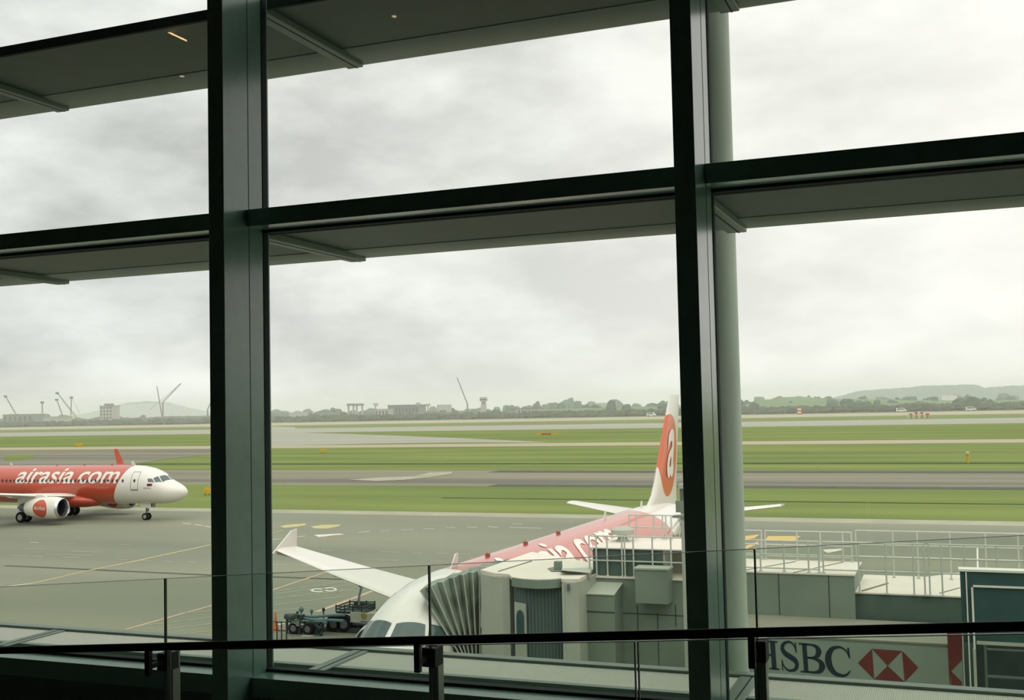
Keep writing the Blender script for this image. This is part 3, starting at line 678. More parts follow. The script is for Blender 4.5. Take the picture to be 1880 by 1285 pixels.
def stroke(mp, pts, wds):
    """ribbon through unit-box points with varying width (Catmull-Rom)"""
    P = []; n = len(pts)
    for i in range(n-1):
        p0, p1, p2, p3 = pts[max(i-1, 0)], pts[i], pts[i+1], pts[min(i+2, n-1)]
        for k in range(8):
            t = k/8; f = lambda a, b, c, d: .5*((2*b)+(-a+c)*t+(2*a-5*b+4*c-d)*t*t+(-a+3*b-3*c+d)*t**3)
            P.append((f(p0[0], p1[0], p2[0], p3[0]), f(p0[1], p1[1], p2[1], p3[1]), wds[i]+(wds[i+1]-wds[i])*t))
    P.append((*pts[-1], wds[-1])); out = []; L_, R_ = [], []
    for i, (x, y, wd) in enumerate(P):
        a, b = P[max(i-1, 0)], P[min(i+1, len(P)-1)]; dx, dy = (b[0]-a[0])*.8, b[1]-a[1]; d = math.hypot(dx, dy) or 1
        L_.append((x-dy/d*wd/2/.8, y+dx/d*wd/2)); R_.append((x+dy/d*wd/2/.8, y-dx/d*wd/2))
    return [[mp(*L_[i]), mp(*R_[i]), mp(*R_[i+1]), mp(*L_[i+1])] for i in range(len(P)-1)]
def bx2(mp, u0, u1, v0, v1): return [mp(u0, v0), mp(u1, v0), mp(u1, v1), mp(u0, v1)]
Hm = lmap(1379, 1173, 1427, 53)
Hh = [bx2(Hm, .1, .28, 0, 1), bx2(Hm, .72, .9, 0, 1), bx2(Hm, .28, .72, .46, .54)]
for u in (.19, .81):
    for v0, v1 in ((0, .055), (.945, 1)): Hh.append(bx2(Hm, u-.19, u+.19, v0, v1))
flat('sign_letter', Hh, 'sign_black')
Sm = lmap(1431, 1175.5, 1464, 56)
flat('sign_letter', stroke(Sm, [(.86, .70), (.80, .86), (.62, .965), (.42, .965), (.2, .88), (.13, .74), (.24, .60), (.5, .50), (.78, .39), (.88, .24), (.76, .09), (.52, .035), (.3, .06), (.14, .18), (.06, .34)],
                          [.03, .05, .07, .08, .13, .17, .18, .19, .19, .17, .12, .08, .07, .05, .03]) + [[Sm(.84, .98), Sm(.90, .98), Sm(.92, .62), Sm(.85, .66)], [Sm(.04, .36), Sm(.10, .36), Sm(.09, .02), Sm(.03, .02)]], 'sign_black')
Bm = lmap(1466, 1180, 1511, 54)
flat('sign_letter', [bx2(Bm, .14, .32, 0, 1), bx2(Bm, 0, .35, 0, .055), bx2(Bm, 0, .35, .945, 1)] +
     stroke(Bm, [(.3, .965), (.55, .965), (.74, .90), (.80, .76), (.72, .60), (.52, .525), (.3, .52)], [.06, .07, .13, .19, .14, .07, .06]) +
     stroke(Bm, [(.3, .52), (.6, .50), (.84, .41), (.90, .26), (.80, .10), (.58, .035), (.3, .035)], [.06, .07, .15, .2, .15, .08, .06]), 'sign_black')
Cm = lmap(1514, 1184.5, 1562, 55)
flat('sign_letter', stroke(Cm, [(.90, .70), (.82, .86), (.66, .96), (.5, .975), (.28, .90), (.13, .70), (.10, .48), (.16, .26), (.32, .09), (.55, .03), (.76, .07), (.92, .22)],
                          [.03, .05, .06, .08, .13, .18, .2, .19, .15, .11, .07, .03]) + [[Cm(.86, .98), Cm(.93, .98), Cm(.95, .62), Cm(.88, .66)]], 'sign_black')
hx = dict(l=(1575, 1217), tl=(1601, 1191), tr=(1656, 1195), r=(1686, 1225.5), brr=(1661, 1252), bl=(1605, 1247), c=(1629.5, 1222))
flat('sign_logo', [[hx['l'], hx['tl'], hx['bl']], [hx['tr'], hx['r'], hx['brr']], [hx['tl'], hx['tr'], hx['c']], [hx['c'], hx['brr'], hx['bl']]], 'logo_red')
flat('sign_logo', [[(1738, 1150), (1766, 1150), (1766, 1212), (1746, 1232)], [(1738, 1150), (1746, 1232), (1744, 1265)], [(1746, 1232), (1766, 1252), (1766, 1275), (1747, 1275)]], 'logo_red')
# tall pole with floodlight and camera beside the tunnel
po = thing('light_pole', 'pale steel pole with a small camera box on top, left of the dark mullion', 'pole', (0, 0, 0))
a = P3(1257, 940, 30.4); MB().box(a.x-.09, a.x+.09, 30.3, 30.5, 0, a.z).build('pole', 'bridge_light', po)
b = P3(1250, 924, 30.4); MB().box(b.x-.12, b.x+.3, 30.28, 30.52, a.z, b.z+.08).build('lamp_housing', 'bridge_wall', po)
MB().box(b.x-.22, b.x+.3, 30.26, 30.54, P3(1250, 950, 30.4).z, P3(1250, 946, 30.4).z).build('bracket', 'bridge_wall', po)
b = P3(1252, 890, 30.4); MB().box(b.x-.05, b.x+.12, 30.33, 30.47, P3(1250, 924, 30.4).z, b.z).build('camera_box', 'gear_grey', po)
MB().box(b.x-.08, b.x+.15, 30.3, 30.5, b.z-.1, b.z+.02).build('camera_hood', 'bridge_light', po)
# rotunda at the right with its green glass
ro = thing('bridge_rotunda', 'dark green glazed box with white frame at the lower right edge', 'boarding bridge')
YQ = 27.6
A = P3(1762, 1046, YQ); ZT = A.z
MB().box(A.x, A.x+4.5, YQ, YQ+.3, P3(1790, 1180, YQ).z, ZT-.03).build('glazing', 'green_glass', ro)
MB().box(A.x-.03, A.x+4.5, YQ-.04, YQ+.34, ZT-.03, ZT+.02).build('roof_rim', 'frame_white', ro)
def qb(x0, x1, y0, y1, d=.06, Y=YQ): a, b = P3(x0, y0, Y), P3(x1, y1, Y); return (a.x, b.x, Y-d, Y, b.z, a.z)
MB().box(*qb(1774.5, 1782.5, 1050, 1300)).build('frame_post', 'frame_white', ro)
MB().box(*qb(1786.5, 1792, 1078, 1300)).build('frame_post', 'frame_white', ro)
MB().box(*qb(1786.5, 1960, 1077, 1080)).build('frame_rail', 'frame_white', ro)
MB().box(*qb(1766, 1774, 1163, 1300, .10)).build('frame_post', 'bridge_light', ro)
MB().box(*qb(1786, 1796, 1190, 1300, .10)).build('frame_post', 'bridge_light', ro)
MB().box(*qb(1776, 1785, 1163, 1300, .05)).build('frame_panel', 'bridge_wall_dark', ro)
MB().box(*qb(1793, 1960, 1182, 1185, .05)).build('frame_rail', 'bridge_light', ro)
MB().box(*qb(1806, 1816, 1182, 1300, .04)).build('lower_post', 'bridge_wall_dark', ro)
for y in (1193, 1243): MB().box(*qb(1812, 1960, y, y+5, .03, YQ+1.2)).build('lower_beam', 'bridge_wall', ro)
MB().box(A.x+.3, A.x+4.5, YQ+2.2, YQ+2.3, 1.0, P3(1790, 1180, YQ).z).build('interior_shade_sheet', 'truck_dark', ro)  # dark sheet painted in for the shaded inside of the box
# column of the terminal in front of the glass
col = struct(MB().lathe([(0, .2), (H+9, .2)], 'Z', (-1.70, 8.55, 0), 40).build('column', 'column_paint', smooth=True))

# ------------------------------------------------------------ fuelling truck and things beside it
tk = thing('fuelling_truck', 'dark fuelling truck with lift platform and pale side panel behind the nose', 'truck')
YT = 50.0
def tb(x0, x1, y0, y1, Y=YT, d=.8):
    a, b = P3(x0, y0, Y), P3(x1, y1, Y); return (min(a.x, b.x), max(a.x, b.x), Y, Y+d, min(a.z, b.z), max(a.z, b.z))
ch = MB(); ch.box(*tb(600, 720, 1150, 1166, YT, 2.2)); ch.build('chassis', 'truck_dark', tk)
MB().box(*tb(600, 700, 1142, 1151, YT+.1, 1.9)).build('pump_deck', 'truck_dark', tk)
MB().box(*tb(690, 735, 1118, 1165, YT+.2, 2.0)).build('cab', 'bridge_wall_dark', tk, bev=.08)
sp = MB().box(*tb(643, 700, 1124, 1145.5, YT-.1, .08)).build('side_panel', 'truck_panel', tk)
c = P3(667.5, 1131.5, YT-.12)
MB().lathe([(-.02, .001), (-.02, .14), (0, .14)], 'Y', (c.x, c.y, c.z), 20).build('round_emblem', 'logo_orange', sp)
MB().lathe([(-.03, .08), (-.03, .15), (0, .15)], 'Y', (c.x, c.y, c.z+.035), 20).build('round_emblem', 'logo_green', sp)
MB().box(*tb(661, 674, 1140.3, 1142, YT-.13, .03)).build('emblem_text', 'truck_dark', sp)
pf = MB(); a, b = P3(617, 1113, YT+.3), P3(664, 1126, YT+.3)
for X in (a.x, (a.x*2+b.x)/3, (a.x+b.x*2)/3, b.x):
    for Yy in (YT+.3, YT+1.7): pf.bar((X, Yy, b.z), (X, Yy, a.z+.1), .05)
for z in (a.z, (a.z+b.z)/2, b.z):
    for Yy in (YT+.3, YT+1.7): pf.bar((a.x, Yy, z), (b.x, Yy, z+.05), .05)
    for X in (a.x, b.x): pf.bar((X, YT+.3, z), (X, YT+1.7, z), .05)
pf.box(a.x, b.x, YT+.3, YT+1.7, b.z-.06, b.z); pf.box(a.x+.3, b.x, YT+1.6, YT+1.65, b.z, a.z)
pf.build('lift_platform', 'truck_dark', tk)
ls = MB(); ls.bar(P3(620, 1128, YT+.9), P3(655, 1150, YT+.9), .07); ls.bar(P3(655, 1128, YT+.9), P3(620, 1150, YT+.9), .07); ls.build('scissor_lift', 'gear_grey', tk)
for i, (x0, y0, x1, y1) in enumerate([(548, 1131, 632, 1129), (552, 1135, 630, 1139.5), (548, 1141, 600, 1143)]):
    A_, B_ = P3(x0, y0, YT-.25-.2*i), P3(x1, y1, YT-.25-.2*i); MB().tube([A_, A_.lerp(B_, .35)+Vector((0, 0, -.05)), A_.lerp(B_, .7), B_], .075, 8).build('hose', 'hose_teal', tk, True)
A_, B_ = P3(659, 1112, YT+1.0), P3(664, 1066, YT+3)
MB().tube([A_, A_.lerp(B_, .35)+Vector((-.05, 0, 0)), A_.lerp(B_, .8)+Vector((.05, 0, 0)), B_], .06, 8).build('hydrant_hose', 'truck_dark', tk, True)
MB().lathe([(-.1, .1), (0, .17), (.15, .14), (.3, .08)], 'Z', tuple(A_.lerp(B_, .82)), 10).build('hose_coupling', 'truck_dark', tk, True)
for x in (612, 630, 700):
    c = P3(x, 1167, YT-.05); wheel(tk, 'wheel', c.x, YT+.1, .45, .45, .3, 'gear_grey')
random.seed(5)
for i, (x, y) in enumerate([(572, 1122), (553, 1119), (594, 1119), (546, 1125), (570, 1150), (583, 1146), (596, 1156), (660, 1158), (560, 1158)]):
    a = P3(x, y, YT+.2); s_ = (.09, .14, .09, .07, .28, .3, .24, .1, .22)[i]
    MB().lathe([(-s_, .02), (-s_*.8, s_*.7), (0, s_), (s_*.6, s_*.8), (s_, .05)], 'Z', (a.x, a.y, a.z), 10).bar((a.x, a.y, a.z), (a.x, a.y, max(.3, a.z-.8)), .05).build('pump_fitting', ('hose_teal', 'hose_teal', 'truck_dark', 'truck_dark', 'hose_teal', 'bridge_wall', 'gear_grey', 'logo_red', 'truck_dark')[i], tk, True)
pm = thing('pump_trailer', 'dark pump trailer with upright frame left of the fuelling truck', 'trailer')
fm = MB()
for x0, y0, x1, y1 in [(527, 1131, 527, 1172), (550, 1130, 550, 1172), (527, 1131, 550, 1130), (527, 1150, 560, 1152), (527, 1165, 592, 1166), (560, 1140, 560, 1172), (577, 1144, 592, 1158), (590, 1142, 590, 1170), (527, 1141, 592, 1143)]:
    fm.bar(P3(x0, y0, 49), P3(x1, y1, 49), .09)
fm.box(*tb(522, 550, 1129, 1136, 49, .5)); fm.box(*tb(530, 548, 1152, 1172, 49, .8)); fm.box(*tb(563, 583, 1144, 1170, 49.2, .6)); 
fm.build('frame', 'truck_dark', pm)
MB().box(*tb(535, 549, 1138, 1150, 48.9, .1)).build('tank_panel', 'bridge_wall', pm)
MB().box(*tb(552, 571, 1167, 1170, 48.6, .3)).build('tread_plate', 'truck_panel', pm)
MB().tube([P3(524, 1131, 48.8), P3(534, 1134, 48.8), P3(544, 1131, 48.8)], .14, 8).build('coiled_hose', 'truck_dark', pm, True)
for x in (540, 566): wheel(pm, 'wheel', P3(x, 1170, 49).x, 49, .3, .3, .2, 'gear_grey')
cn = thing('traffic_cone', 'orange traffic cone beside the left mullion', 'cone', tuple(at(506, 1158, z=0)))
cz = at(506, 1158, z=0); MB().lathe([(0, .26), (.04, .26), (.05, .17), (.6, .06), (.95, .035), (.96, .001)], 'Z', (0, 0, 0), 16).build('cone_body', 'cone_orange', cn, True)
MB().box(-.3, .3, -.3, .3, 0, .04).build('cone_base', 'cone_orange', cn)
fc = thing('barrier_frame', 'low dark barrier frame behind the handrail, below the orange cone', 'barrier')
bm_ = MB(); zb = 0
A_, B_ = at(500, 1175, z=0), at(526, 1177, z=0)
for t in (0, .33, .66, 1): p = A_.lerp(B_, t); bm_.bar(p, p+Vector((0, 0, .95)), .05)
for z in (.9, .5): bm_.bar(A_+Vector((0, 0, z)), B_+Vector((0, 0, z)), .05)
bm_.build('frame', 'truck_dark', fc)

# ------------------------------------------------------------ terminal facade: window bays
MX = [-13.62, -10.53, -7.44, -4.35, -1.26, 1.83, 4.92]        # right faces of the mullions
YG = 6.46
bays = [(-13.62, -10.53), (-10.53, -7.44), (-7.44, -4.35), (-4.35, -1.26), (-1.26, 1.83), (1.83, 4.92)]
for i, (xa, xb) in enumerate(bays):
    wd = bpy.data.objects.new('window_%d' % (i+1), None); COL.objects.link(wd); wd['kind'] = 'structure'
    wd.location = (xb, 6.25, H)
    def b(x0, x1, y0, y1, z0, z1): return MB().box(x0-xb, x1-xb, y0-6.25, y1-6.25, z0, z1)
    # mullion at the right end of the bay: deep box, joint at the transom plane
    mu = b(xb-.118, xb, 6.0, 6.52, -6, 6.6).build('mullion', 'frame_metal', wd, bev=.003)
    b(xb-.0005, xb+.0012, 6.275, 6.281, -6, 6.6).build('mullion_joint', 'panel_seam', mu)
    b(xb-.014, xb+.004, 6.44, 6.50, -6, 6.6).build('glazing_gasket', 'gasket', mu)
    b(xa+.001, xb-.119, 6.25, 6.50, 1.24, 1.355).build('transom', 'frame_metal', wd, bev=.002)
    b(xa+.001, xb-.119, 6.43, 6.50, 1.222, 1.24).build('glazing_gasket', 'gasket', wd)
    b(xa+.001, xb-.119, 6.25, 6.50, -1.865, -1.74).build('transom', 'frame_metal', wd, bev=.002)
    b(xa+.001, xb-.119, 6.43, 6.50, -1.74, -1.722).build('glazing_gasket', 'gasket', wd)
    b(xa+.001, xb-.119, 6.25, 6.50, 4.4, 4.52).build('transom', 'frame_metal', wd)
    for z0, z1 in ((-1.722, 1.222), (1.355, 4.4)):
        b(xa+.002, xb-.12, YG, YG+.012, z0, z1).build('glass_pane', 'window_glass', wd)
    b(xa+.002, xb-.12, YG, YG+.06, -6, -1.866).build('spandrel_panel', 'shelf_metal', wd)
struct(MB().box(-13.8, -13.7, -6, 6.4, H-5, H+5).build('wall_left', 'room_dark'))
struct(MB().box(5.0, 5.1, -6, 6.4, H-5, H+5).build('wall_right', 'room_dark'))
struct(MB().box(-13.8, 5.1, -6.1, -6, H-5, H+5).build('wall_back', 'room_dark'))
struct(MB().box(-13.8, 5.1, -6.1, 6.24, H+4.45, H+4.6).build('ceiling', 'room_dark'))
struct(MB().box(-16, 12, -8, 9.6, H+6.6, H+7).build('roof', 'building_grey'))
struct(MB().box(-30, 14, 5.6, 6.44, 0, H-6).build('wall_front', 'bridge_wall'))
struct(MB().box(-13.7, 5, -6, 6.455, H-3.4, H-3.1).build('light_stop_slab', 'room_dark'))  # unseen slab added to stop ground light leaking up into the room
struct(MB().prism([(-13.7, -6), (5, -6), (5, 5.9), (-13.7, 5.9)], lambda x, y: H-1.75+.077*x, lambda x, y: H-1.62+.077*x).build('floor', 'carpet'))

# sunshade shelves outside: three levels, one per bay
levels = [('lower', -1.935), ('middle', 1.24), ('upper', 2.85)]
place = {1: 'beyond the far left mullion', 2: 'outside the left pane', 3: 'outside the middle pane', 4: 'outside the right pane'}
for ln, z in levels:
    for i, (xa, xb) in enumerate(bays):
        if i in (0, 5): continue
        sh = thing('sunshade_shelf', 'grey metal sunshade shelf %s, %s level' % (place[i], ln), 'sunshade', (xb-.06, 6.6, H+z), 0, 'sunshade shelves')
        Lx = xa-xb
        if ln == 'lower':
            MB().box(Lx, 0, .86, 1.46, -.05, 0).build('shelf_panel', 'shelf_mesh', sh)
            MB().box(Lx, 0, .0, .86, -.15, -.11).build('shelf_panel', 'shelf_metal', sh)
            MB().box(Lx, 0, .80, .86, -.11, .004).build('shelf_lip', 'shelf_metal', sh)
        else:
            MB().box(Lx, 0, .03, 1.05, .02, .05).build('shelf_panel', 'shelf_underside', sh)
            MB().box(Lx, 0, 0, .03, -.004, .07).build('shelf_lip', 'gasket', sh)
            MB().box(Lx, 0, .95, 1.03, .03, .06).build('shelf_groove', 'gasket', sh)
        rg = []
        for X in (Lx, 0):
            up_ = ln != 'lower'; z0 = 0 if up_ else -.07; y0 = 1.03 if up_ else 1.35
            rg.append([(X, y0, z0+.06), (X, y0+.02, z0+.015), (X, y0+.1, z0)] + [(X, 1.42+.08*sin(pi/2*k/5), z0+.075-.075*cos(pi/2*k/5)) for k in range(6)] + [(X, 1.45, z0+.09), (X, y0, z0+.09)])
        MB().loft(rg).build('edge_bar', 'shelf_metal', sh, True)
        zz = (.0, .012) if ln == 'lower' else (-.03, .02)
        rb = MB().box(-.05-.09, -.05+.05, -.06, 1.4, zz[0], zz[1]).build('shelf_rib', 'shelf_metal', sh, bev=.006)
        MB().box(-.06, -.05, -.06, 1.4, zz[0]-.002, zz[1]+.002).build('rib_joint', 'gasket', rb)

# ------------------------------------------------------------ balustrade on the ramp
bal = thing('balustrade', 'glass balustrade with dark handrail running along the sloping floor', 'balustrade', (0, 3.8, H))
def hz(x): return -.704+.0771*x
MB().tube([(-6.2, -.1, hz(-6.2)), (2.2, -.1, hz(2.2))], .0155, 16).build('handrail', 'rail_dark', bal, True)
gx = [-6.7, -5.487, -4.274, -3.061, -1.847, -.634, .58, 1.79, 2.6]
def gz(x): return -.447+.0769*x
def fz(x): return -1.62+.077*x
for a, b in zip(gx, gx[1:]):
    a2, b2 = a+.004, b-.004
    p = MB().hexa([(a2, .0, fz(a2)), (b2, .0, fz(b2)), (b2, .01, fz(b2)), (a2, .01, fz(a2))], [(a2, .0, gz(a2)), (b2, .0, gz(b2)), (b2, .01, gz(b2)), (a2, .01, gz(a2))]).build('glass_panel', 'rail_glass', bal)
    MB().hexa([(a2, .0, gz(a2)), (b2, .0, gz(b2)), (b2, .01, gz(b2)), (a2, .01, gz(a2))], [(a2, .0, gz(a2)+.0015), (b2, .0, gz(b2)+.0015), (b2, .01, gz(b2)+.0015), (a2, .01, gz(a2)+.0015)]).build('panel_edge', 'glass_edge_highlight', p)
    MB().hexa([(b2-.001, -.001, fz(b2)), (b2+.0045, -.001, fz(b2)), (b2+.0045, .011, fz(b2)), (b2-.001, .011, fz(b2))], [(b2-.001, -.001, gz(b2)), (b2+.0045, -.001, gz(b2)), (b2+.0045, .011, gz(b2)), (b2-.001, .011, gz(b2))]).build('panel_edge', 'glass_edge', p)
def lz(x): return -.736+.0749*x
jx = [-6.9, -4.9, -3.0, -1.038, .92, 2.6]
for a, b in zip(jx, jx[1:]):
    a2, b2 = a+.006, b-.006
    p = MB().hexa([(a2, -.06, fz(a2)), (b2, -.06, fz(b2)), (b2, -.05, fz(b2)), (a2, -.05, fz(a2))], [(a2, -.06, lz(a2)), (b2, -.06, lz(b2)), (b2, -.05, lz(b2)), (a2, -.05, lz(a2))]).build('lower_glass_panel', 'rail_glass', bal)
    MB().hexa([(a2, -.06, lz(a2)), (b2, -.06, lz(b2)), (b2, -.05, lz(b2)), (a2, -.05, lz(a2))], [(a2, -.06, lz(a2)+.003), (b2, -.06, lz(b2)+.003), (b2, -.05, lz(b2)+.003), (a2, -.05, lz(a2)+.003)]).build('panel_edge', 'glass_edge_highlight', p)
    for xx in (a2, b2): MB().hexa([(xx-.002, -.061, fz(xx)), (xx+.002, -.061, fz(xx)), (xx+.002, -.049, fz(xx)), (xx-.002, -.049, fz(xx))], [(xx-.002, -.061, lz(xx)), (xx+.002, -.061, lz(xx)), (xx+.002, -.049, lz(xx)), (xx-.002, -.049, lz(xx))]).build('panel_edge', 'glass_edge', p)
for x in gx[1:-1]:
    po_ = MB().box(x-.02, x+.02, .02, .07, fz(x), gz(x)-.30).build('baluster_post', 'steel', bal, bev=.002)
    t = hz(x)
    MB().box(x-.028, x+.028, -.02, .05, t-.115, t-.045).build('clamp_block', 'rail_dark', po_, bev=.002)
    MB().box(x-.015, x+.007, -.112, -.088, t-.115, t-.005).build('handrail_bracket', 'rail_dark', po_, bev=.002)
    MB().box(x-.01, x+.004, -.1, -.0, t-.09, t-.07).build('bracket_arm', 'rail_dark', po_)

# ------------------------------------------------------------ lamps inside, seen mirrored in the panes
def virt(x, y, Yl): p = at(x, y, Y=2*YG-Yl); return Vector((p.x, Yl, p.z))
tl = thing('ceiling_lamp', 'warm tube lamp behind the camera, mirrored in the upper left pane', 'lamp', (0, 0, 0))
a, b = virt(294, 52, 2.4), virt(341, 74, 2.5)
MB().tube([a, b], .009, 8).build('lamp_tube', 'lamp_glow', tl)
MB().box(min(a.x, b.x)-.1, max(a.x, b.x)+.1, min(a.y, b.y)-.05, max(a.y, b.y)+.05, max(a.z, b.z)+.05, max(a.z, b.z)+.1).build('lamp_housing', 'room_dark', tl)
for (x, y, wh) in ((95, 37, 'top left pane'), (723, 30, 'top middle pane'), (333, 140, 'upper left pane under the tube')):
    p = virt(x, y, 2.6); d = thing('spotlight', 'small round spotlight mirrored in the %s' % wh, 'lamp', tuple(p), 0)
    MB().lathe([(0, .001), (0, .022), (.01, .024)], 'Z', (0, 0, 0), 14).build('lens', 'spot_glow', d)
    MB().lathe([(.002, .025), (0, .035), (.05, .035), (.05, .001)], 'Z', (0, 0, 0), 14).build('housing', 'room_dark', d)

# ------------------------------------------------------------ airfield furniture
def sign_box(label, x0, y0, x1, y1, m, cat='sign', name='taxiway_sign', dep=.4, legs=True):
    c = at((x0+x1)/2, y1, z=0); Y = c.y; t = thing(name, label, cat, (c.x, Y, 0)); a, b = P3(x0, y0, Y), P3(x1, y1, Y)
    hh = a.z; lo = .25*hh
    MB().box(a.x-c.x, b.x-c.x, -dep/2, dep/2, lo, hh).build('board', m, t)
    for q in (.15, .85):
        X = a.x+(b.x-a.x)*q-c.x; MB().box(X-.05, X+.05, -.05, .05, 0, lo).build('leg', 'gear_grey', t)
    return t
sign_box('yellow taxiway sign in the grass just right of the taxiing airliner', 375, 896, 386, 909, 'sign_yellow')
sign_box('yellow taxiway sign in the grass right of the left mullion', 588, 825, 599, 832, 'sign_yellow')
sign_box('yellow sign in the grass above the taxiing airliner', 137, 814, 152, 820, 'sign_yellow')
c = sign_box('low red sign board with yellow ends in the far grass left of the tail', 994, 795.5, 1012, 799, 'sign_red')
for x0, x1 in ((984, 994), (1012, 1024)):
    a, b = P3(x0, 795, c.location.y), P3(x1, 798.5, c.location.y); MB().box(a.x-c.location.x, b.x-c.location.x, -.2, .2, .3, a.z).build('side_board', 'sign_yellow', c)
p = at(1777, 850, z=0); t = thing('marker_post', 'slim yellow marker post in the grass at the right', 'post', tuple(p))
MB().lathe([(0, .22), (1.3, .22), (1.35, .3), (1.6, .3), (1.62, .01)], 'Z', (0, 0, 0), 10).build('post', 'sign_yellow', t)
MB().lathe([(1.62, .3), (1.9, .3), (1.95, .01)], 'Z', (0, 0, 0), 10).build('cap', 'paint_white', t)
t = thing('approach_lights', 'row of small red and white approach-light stands in the far right grass', 'airfield lights', tuple(at(1690, 768, z=0)))
q0 = t.location
for k, x in enumerate(range(1668, 1706, 5)):
    a = at(x, 768, z=0)-q0; hgt = 1.2+1.6*(1-abs(k-4)/5)
    MB().bar((a.x, a.y, 0), (a.x, a.y, hgt), .5).box(a.x-.9, a.x+.9, a.y-.4, a.y+.4, hgt, hgt+.9).build('light_stand', 'sign_red' if k % 2 else 'letter_white', t)
t = thing('marker_mast', 'short red and white mast on the far road, right of the pale column', 'mast', tuple(at(1468, 764, z=0)))
for k in range(6): MB().box(-1.2, 1.2, -.4, .4, k*1.1, k*1.1+1.1).build('mast_band', 'sign_red' if k % 2 else 'letter_white', t)
def van(label, x, y, L_=4.9, m='letter_white'):
    p = at(x, y, Y=945); p.z = 0; t = thing('van', label, 'van', tuple(p))
    poly = [(-L_/2, .4), (-L_/2, 2.0), (-L_/2+.2, 2.1), (L_*.22, 2.1), (L_*.36, 1.3), (L_/2, 1.1), (L_/2, .4)]
    n = len(poly); mb = MB(); mb.add([(a, -1, b) for a, b in poly]+[(a, 1, b) for a, b in poly], [tuple(range(n)), tuple(range(2*n-1, n-1, -1))]+[(i, (i+1) % n, (i+1) % n+n, i+n) for i in range(n)])
    mb.build('van_body', m, t); MB().box(-L_*.4, L_*.24, -1.02, 1.02, 1.3, 1.85).build('van_windows', 'cabin_glass', t)
    for sx in (-.3, .3):
        for sy in (-.9, .9): wheel(t, 'wheel', L_*sx, sy, .38, .38, .25)
    t.scale = (1.6, 1.6, 1.6)
    return t
van('white van on the far perimeter road, left of the two at the right', 1655, 756)
van('white van on the far perimeter road near the right edge', 1783, 753.5)
van('white van on the far perimeter road just left of the tail fin', 1196, 764)

# ------------------------------------------------------------ far scenery
def blob(name, r, hgt, seed, m='foliage', sub=2):
    bm = bmesh.new(); bmesh.ops.create_icosphere(bm, subdivisions=sub+1, radius=1)
    for v in bm.verts:
        d = 1+.33*noise.noise(v.co*1.7+Vector((seed*3.1, 0, 0)))+.18*noise.noise(v.co*4.5+Vector((seed, 5, 0)))
        v.co = Vector((v.co.x*r*d, v.co.y*r*d, hgt*.55+v.co.z*hgt*.45*d))
    me = bpy.data.meshes.new(name); bm.to_mesh(me); bm.free(); me.materials.append(M[m]); return me
crowns = [blob('tree_crown', 1, 1, k, 'foliage') for k in range(5)]
random.seed(11)
protos = []
for k in range(5):
    t = bpy.data.objects.new('tree', None)
    protos.append(crowns[k])
def tree(x, ytop, Y, wpx, label, group, cat='tree'):
    """tree whose top shows at image height ytop"""
    p = P3(x, ytop, Y); ppm = F_PX/((p-EYE).dot(fw)); hh = p.z; r = wpx/2/ppm
    t = thing('tree', label, cat, (p.x, Y, 0), random.uniform(0, 6), group)
    c = bpy.data.objects.new('crown', random.choice(crowns)); COL.objects.link(c); c.parent = t; c.scale = (r, r, hh)
    MB().tube([(0, 0, 0), (0, 0, hh*.4)], r*.12, 6).build('trunk', 'crane_rust', t)
    return t
def interp(pts, x):
    for a, b in zip(pts, pts[1:]):
        if x <= b[0]: return a[1]+(b[1]-a[1])*(x-a[0])/(b[0]-a[0])
    return pts[-1][1]
skyl = [(-20, 763), (60, 760), (200, 764), (330, 762), (480, 752), (640, 749), (760, 749), (860, 744), (940, 742), (1000, 737), (1050, 731), (1090, 734), (1120, 731), (1170, 736), (1240, 736), (1360, 731), (1440, 727), (1500, 728), (1560, 727), (1650, 728), (1720, 725), (1900, 722)]
planted = []
for i in range(170):
    x = -10+i*11.3+random.uniform(-5, 5)
    far_ = random.random() < .5
    Y = random.uniform(1350, 1900) if far_ else random.uniform(1110, 1350)
    yt = interp(skyl, x)+random.uniform(-1.5, 5)+(0 if far_ else 5)
    zone = 'left of the left mullion' if x < 390 else ('between the two mullions' if x < 1240 else 'right of the pale column')
    if 388 < x < 490 or 1246 < x < 1345: continue
    if any(a < x < b for a, b in ((-20, 215), (280, 345), (635, 790), (840, 900), (945, 1030), (1150, 1185))): Y = random.uniform(1420, 1900)
    pp = P3(x, yt, Y)
    if any((pp.x-q[0])**2+(Y-q[1])**2 < 17**2 for q in planted): continue
    planted.append((pp.x, Y))
    tree(x, yt, Y, random.uniform(10, 26), 'hazy dark green tree in the far tree line %s' % zone, 'tree line '+zone)
# scrub belt: uncountable bushes, one object
random.seed(3)
mb = MB()
def bush(mb, c, r, hgt):
    o = len(mb.v); vs = []; n = 7
    for j, (rr, zz) in enumerate(((1, 0), (1.05, .4), (.7, .8), (.25, 1.0))):
        for k in range(n):
            a = 2*pi*k/n+j*.3; q = rr*random.uniform(.8, 1.15); vs.append((c[0]+r*q*cos(a), c[1]+r*.5*q*sin(a), hgt*zz*random.uniform(.85, 1.1)))
    fs = [(j*n+k, j*n+(k+1) % n, (j+1)*n+(k+1) % n, (j+1)*n+k) for j in range(3) for k in range(n)]+[tuple(3*n+k for k in range(n))]
    mb.add(vs, fs)
for i in range(1500):
    x = random.uniform(-40, 1920); Y = random.uniform(975, 1070); p = at(x, 760, Y=Y)
    bush(mb, (p.x, Y), random.uniform(4, 9), random.uniform(2.2, 6.5))
tag(mb.build('bushes', 'foliage_dry'), 'grey green scrub belt along the far edge of the airfield', 'bushes', None, 'stuff')
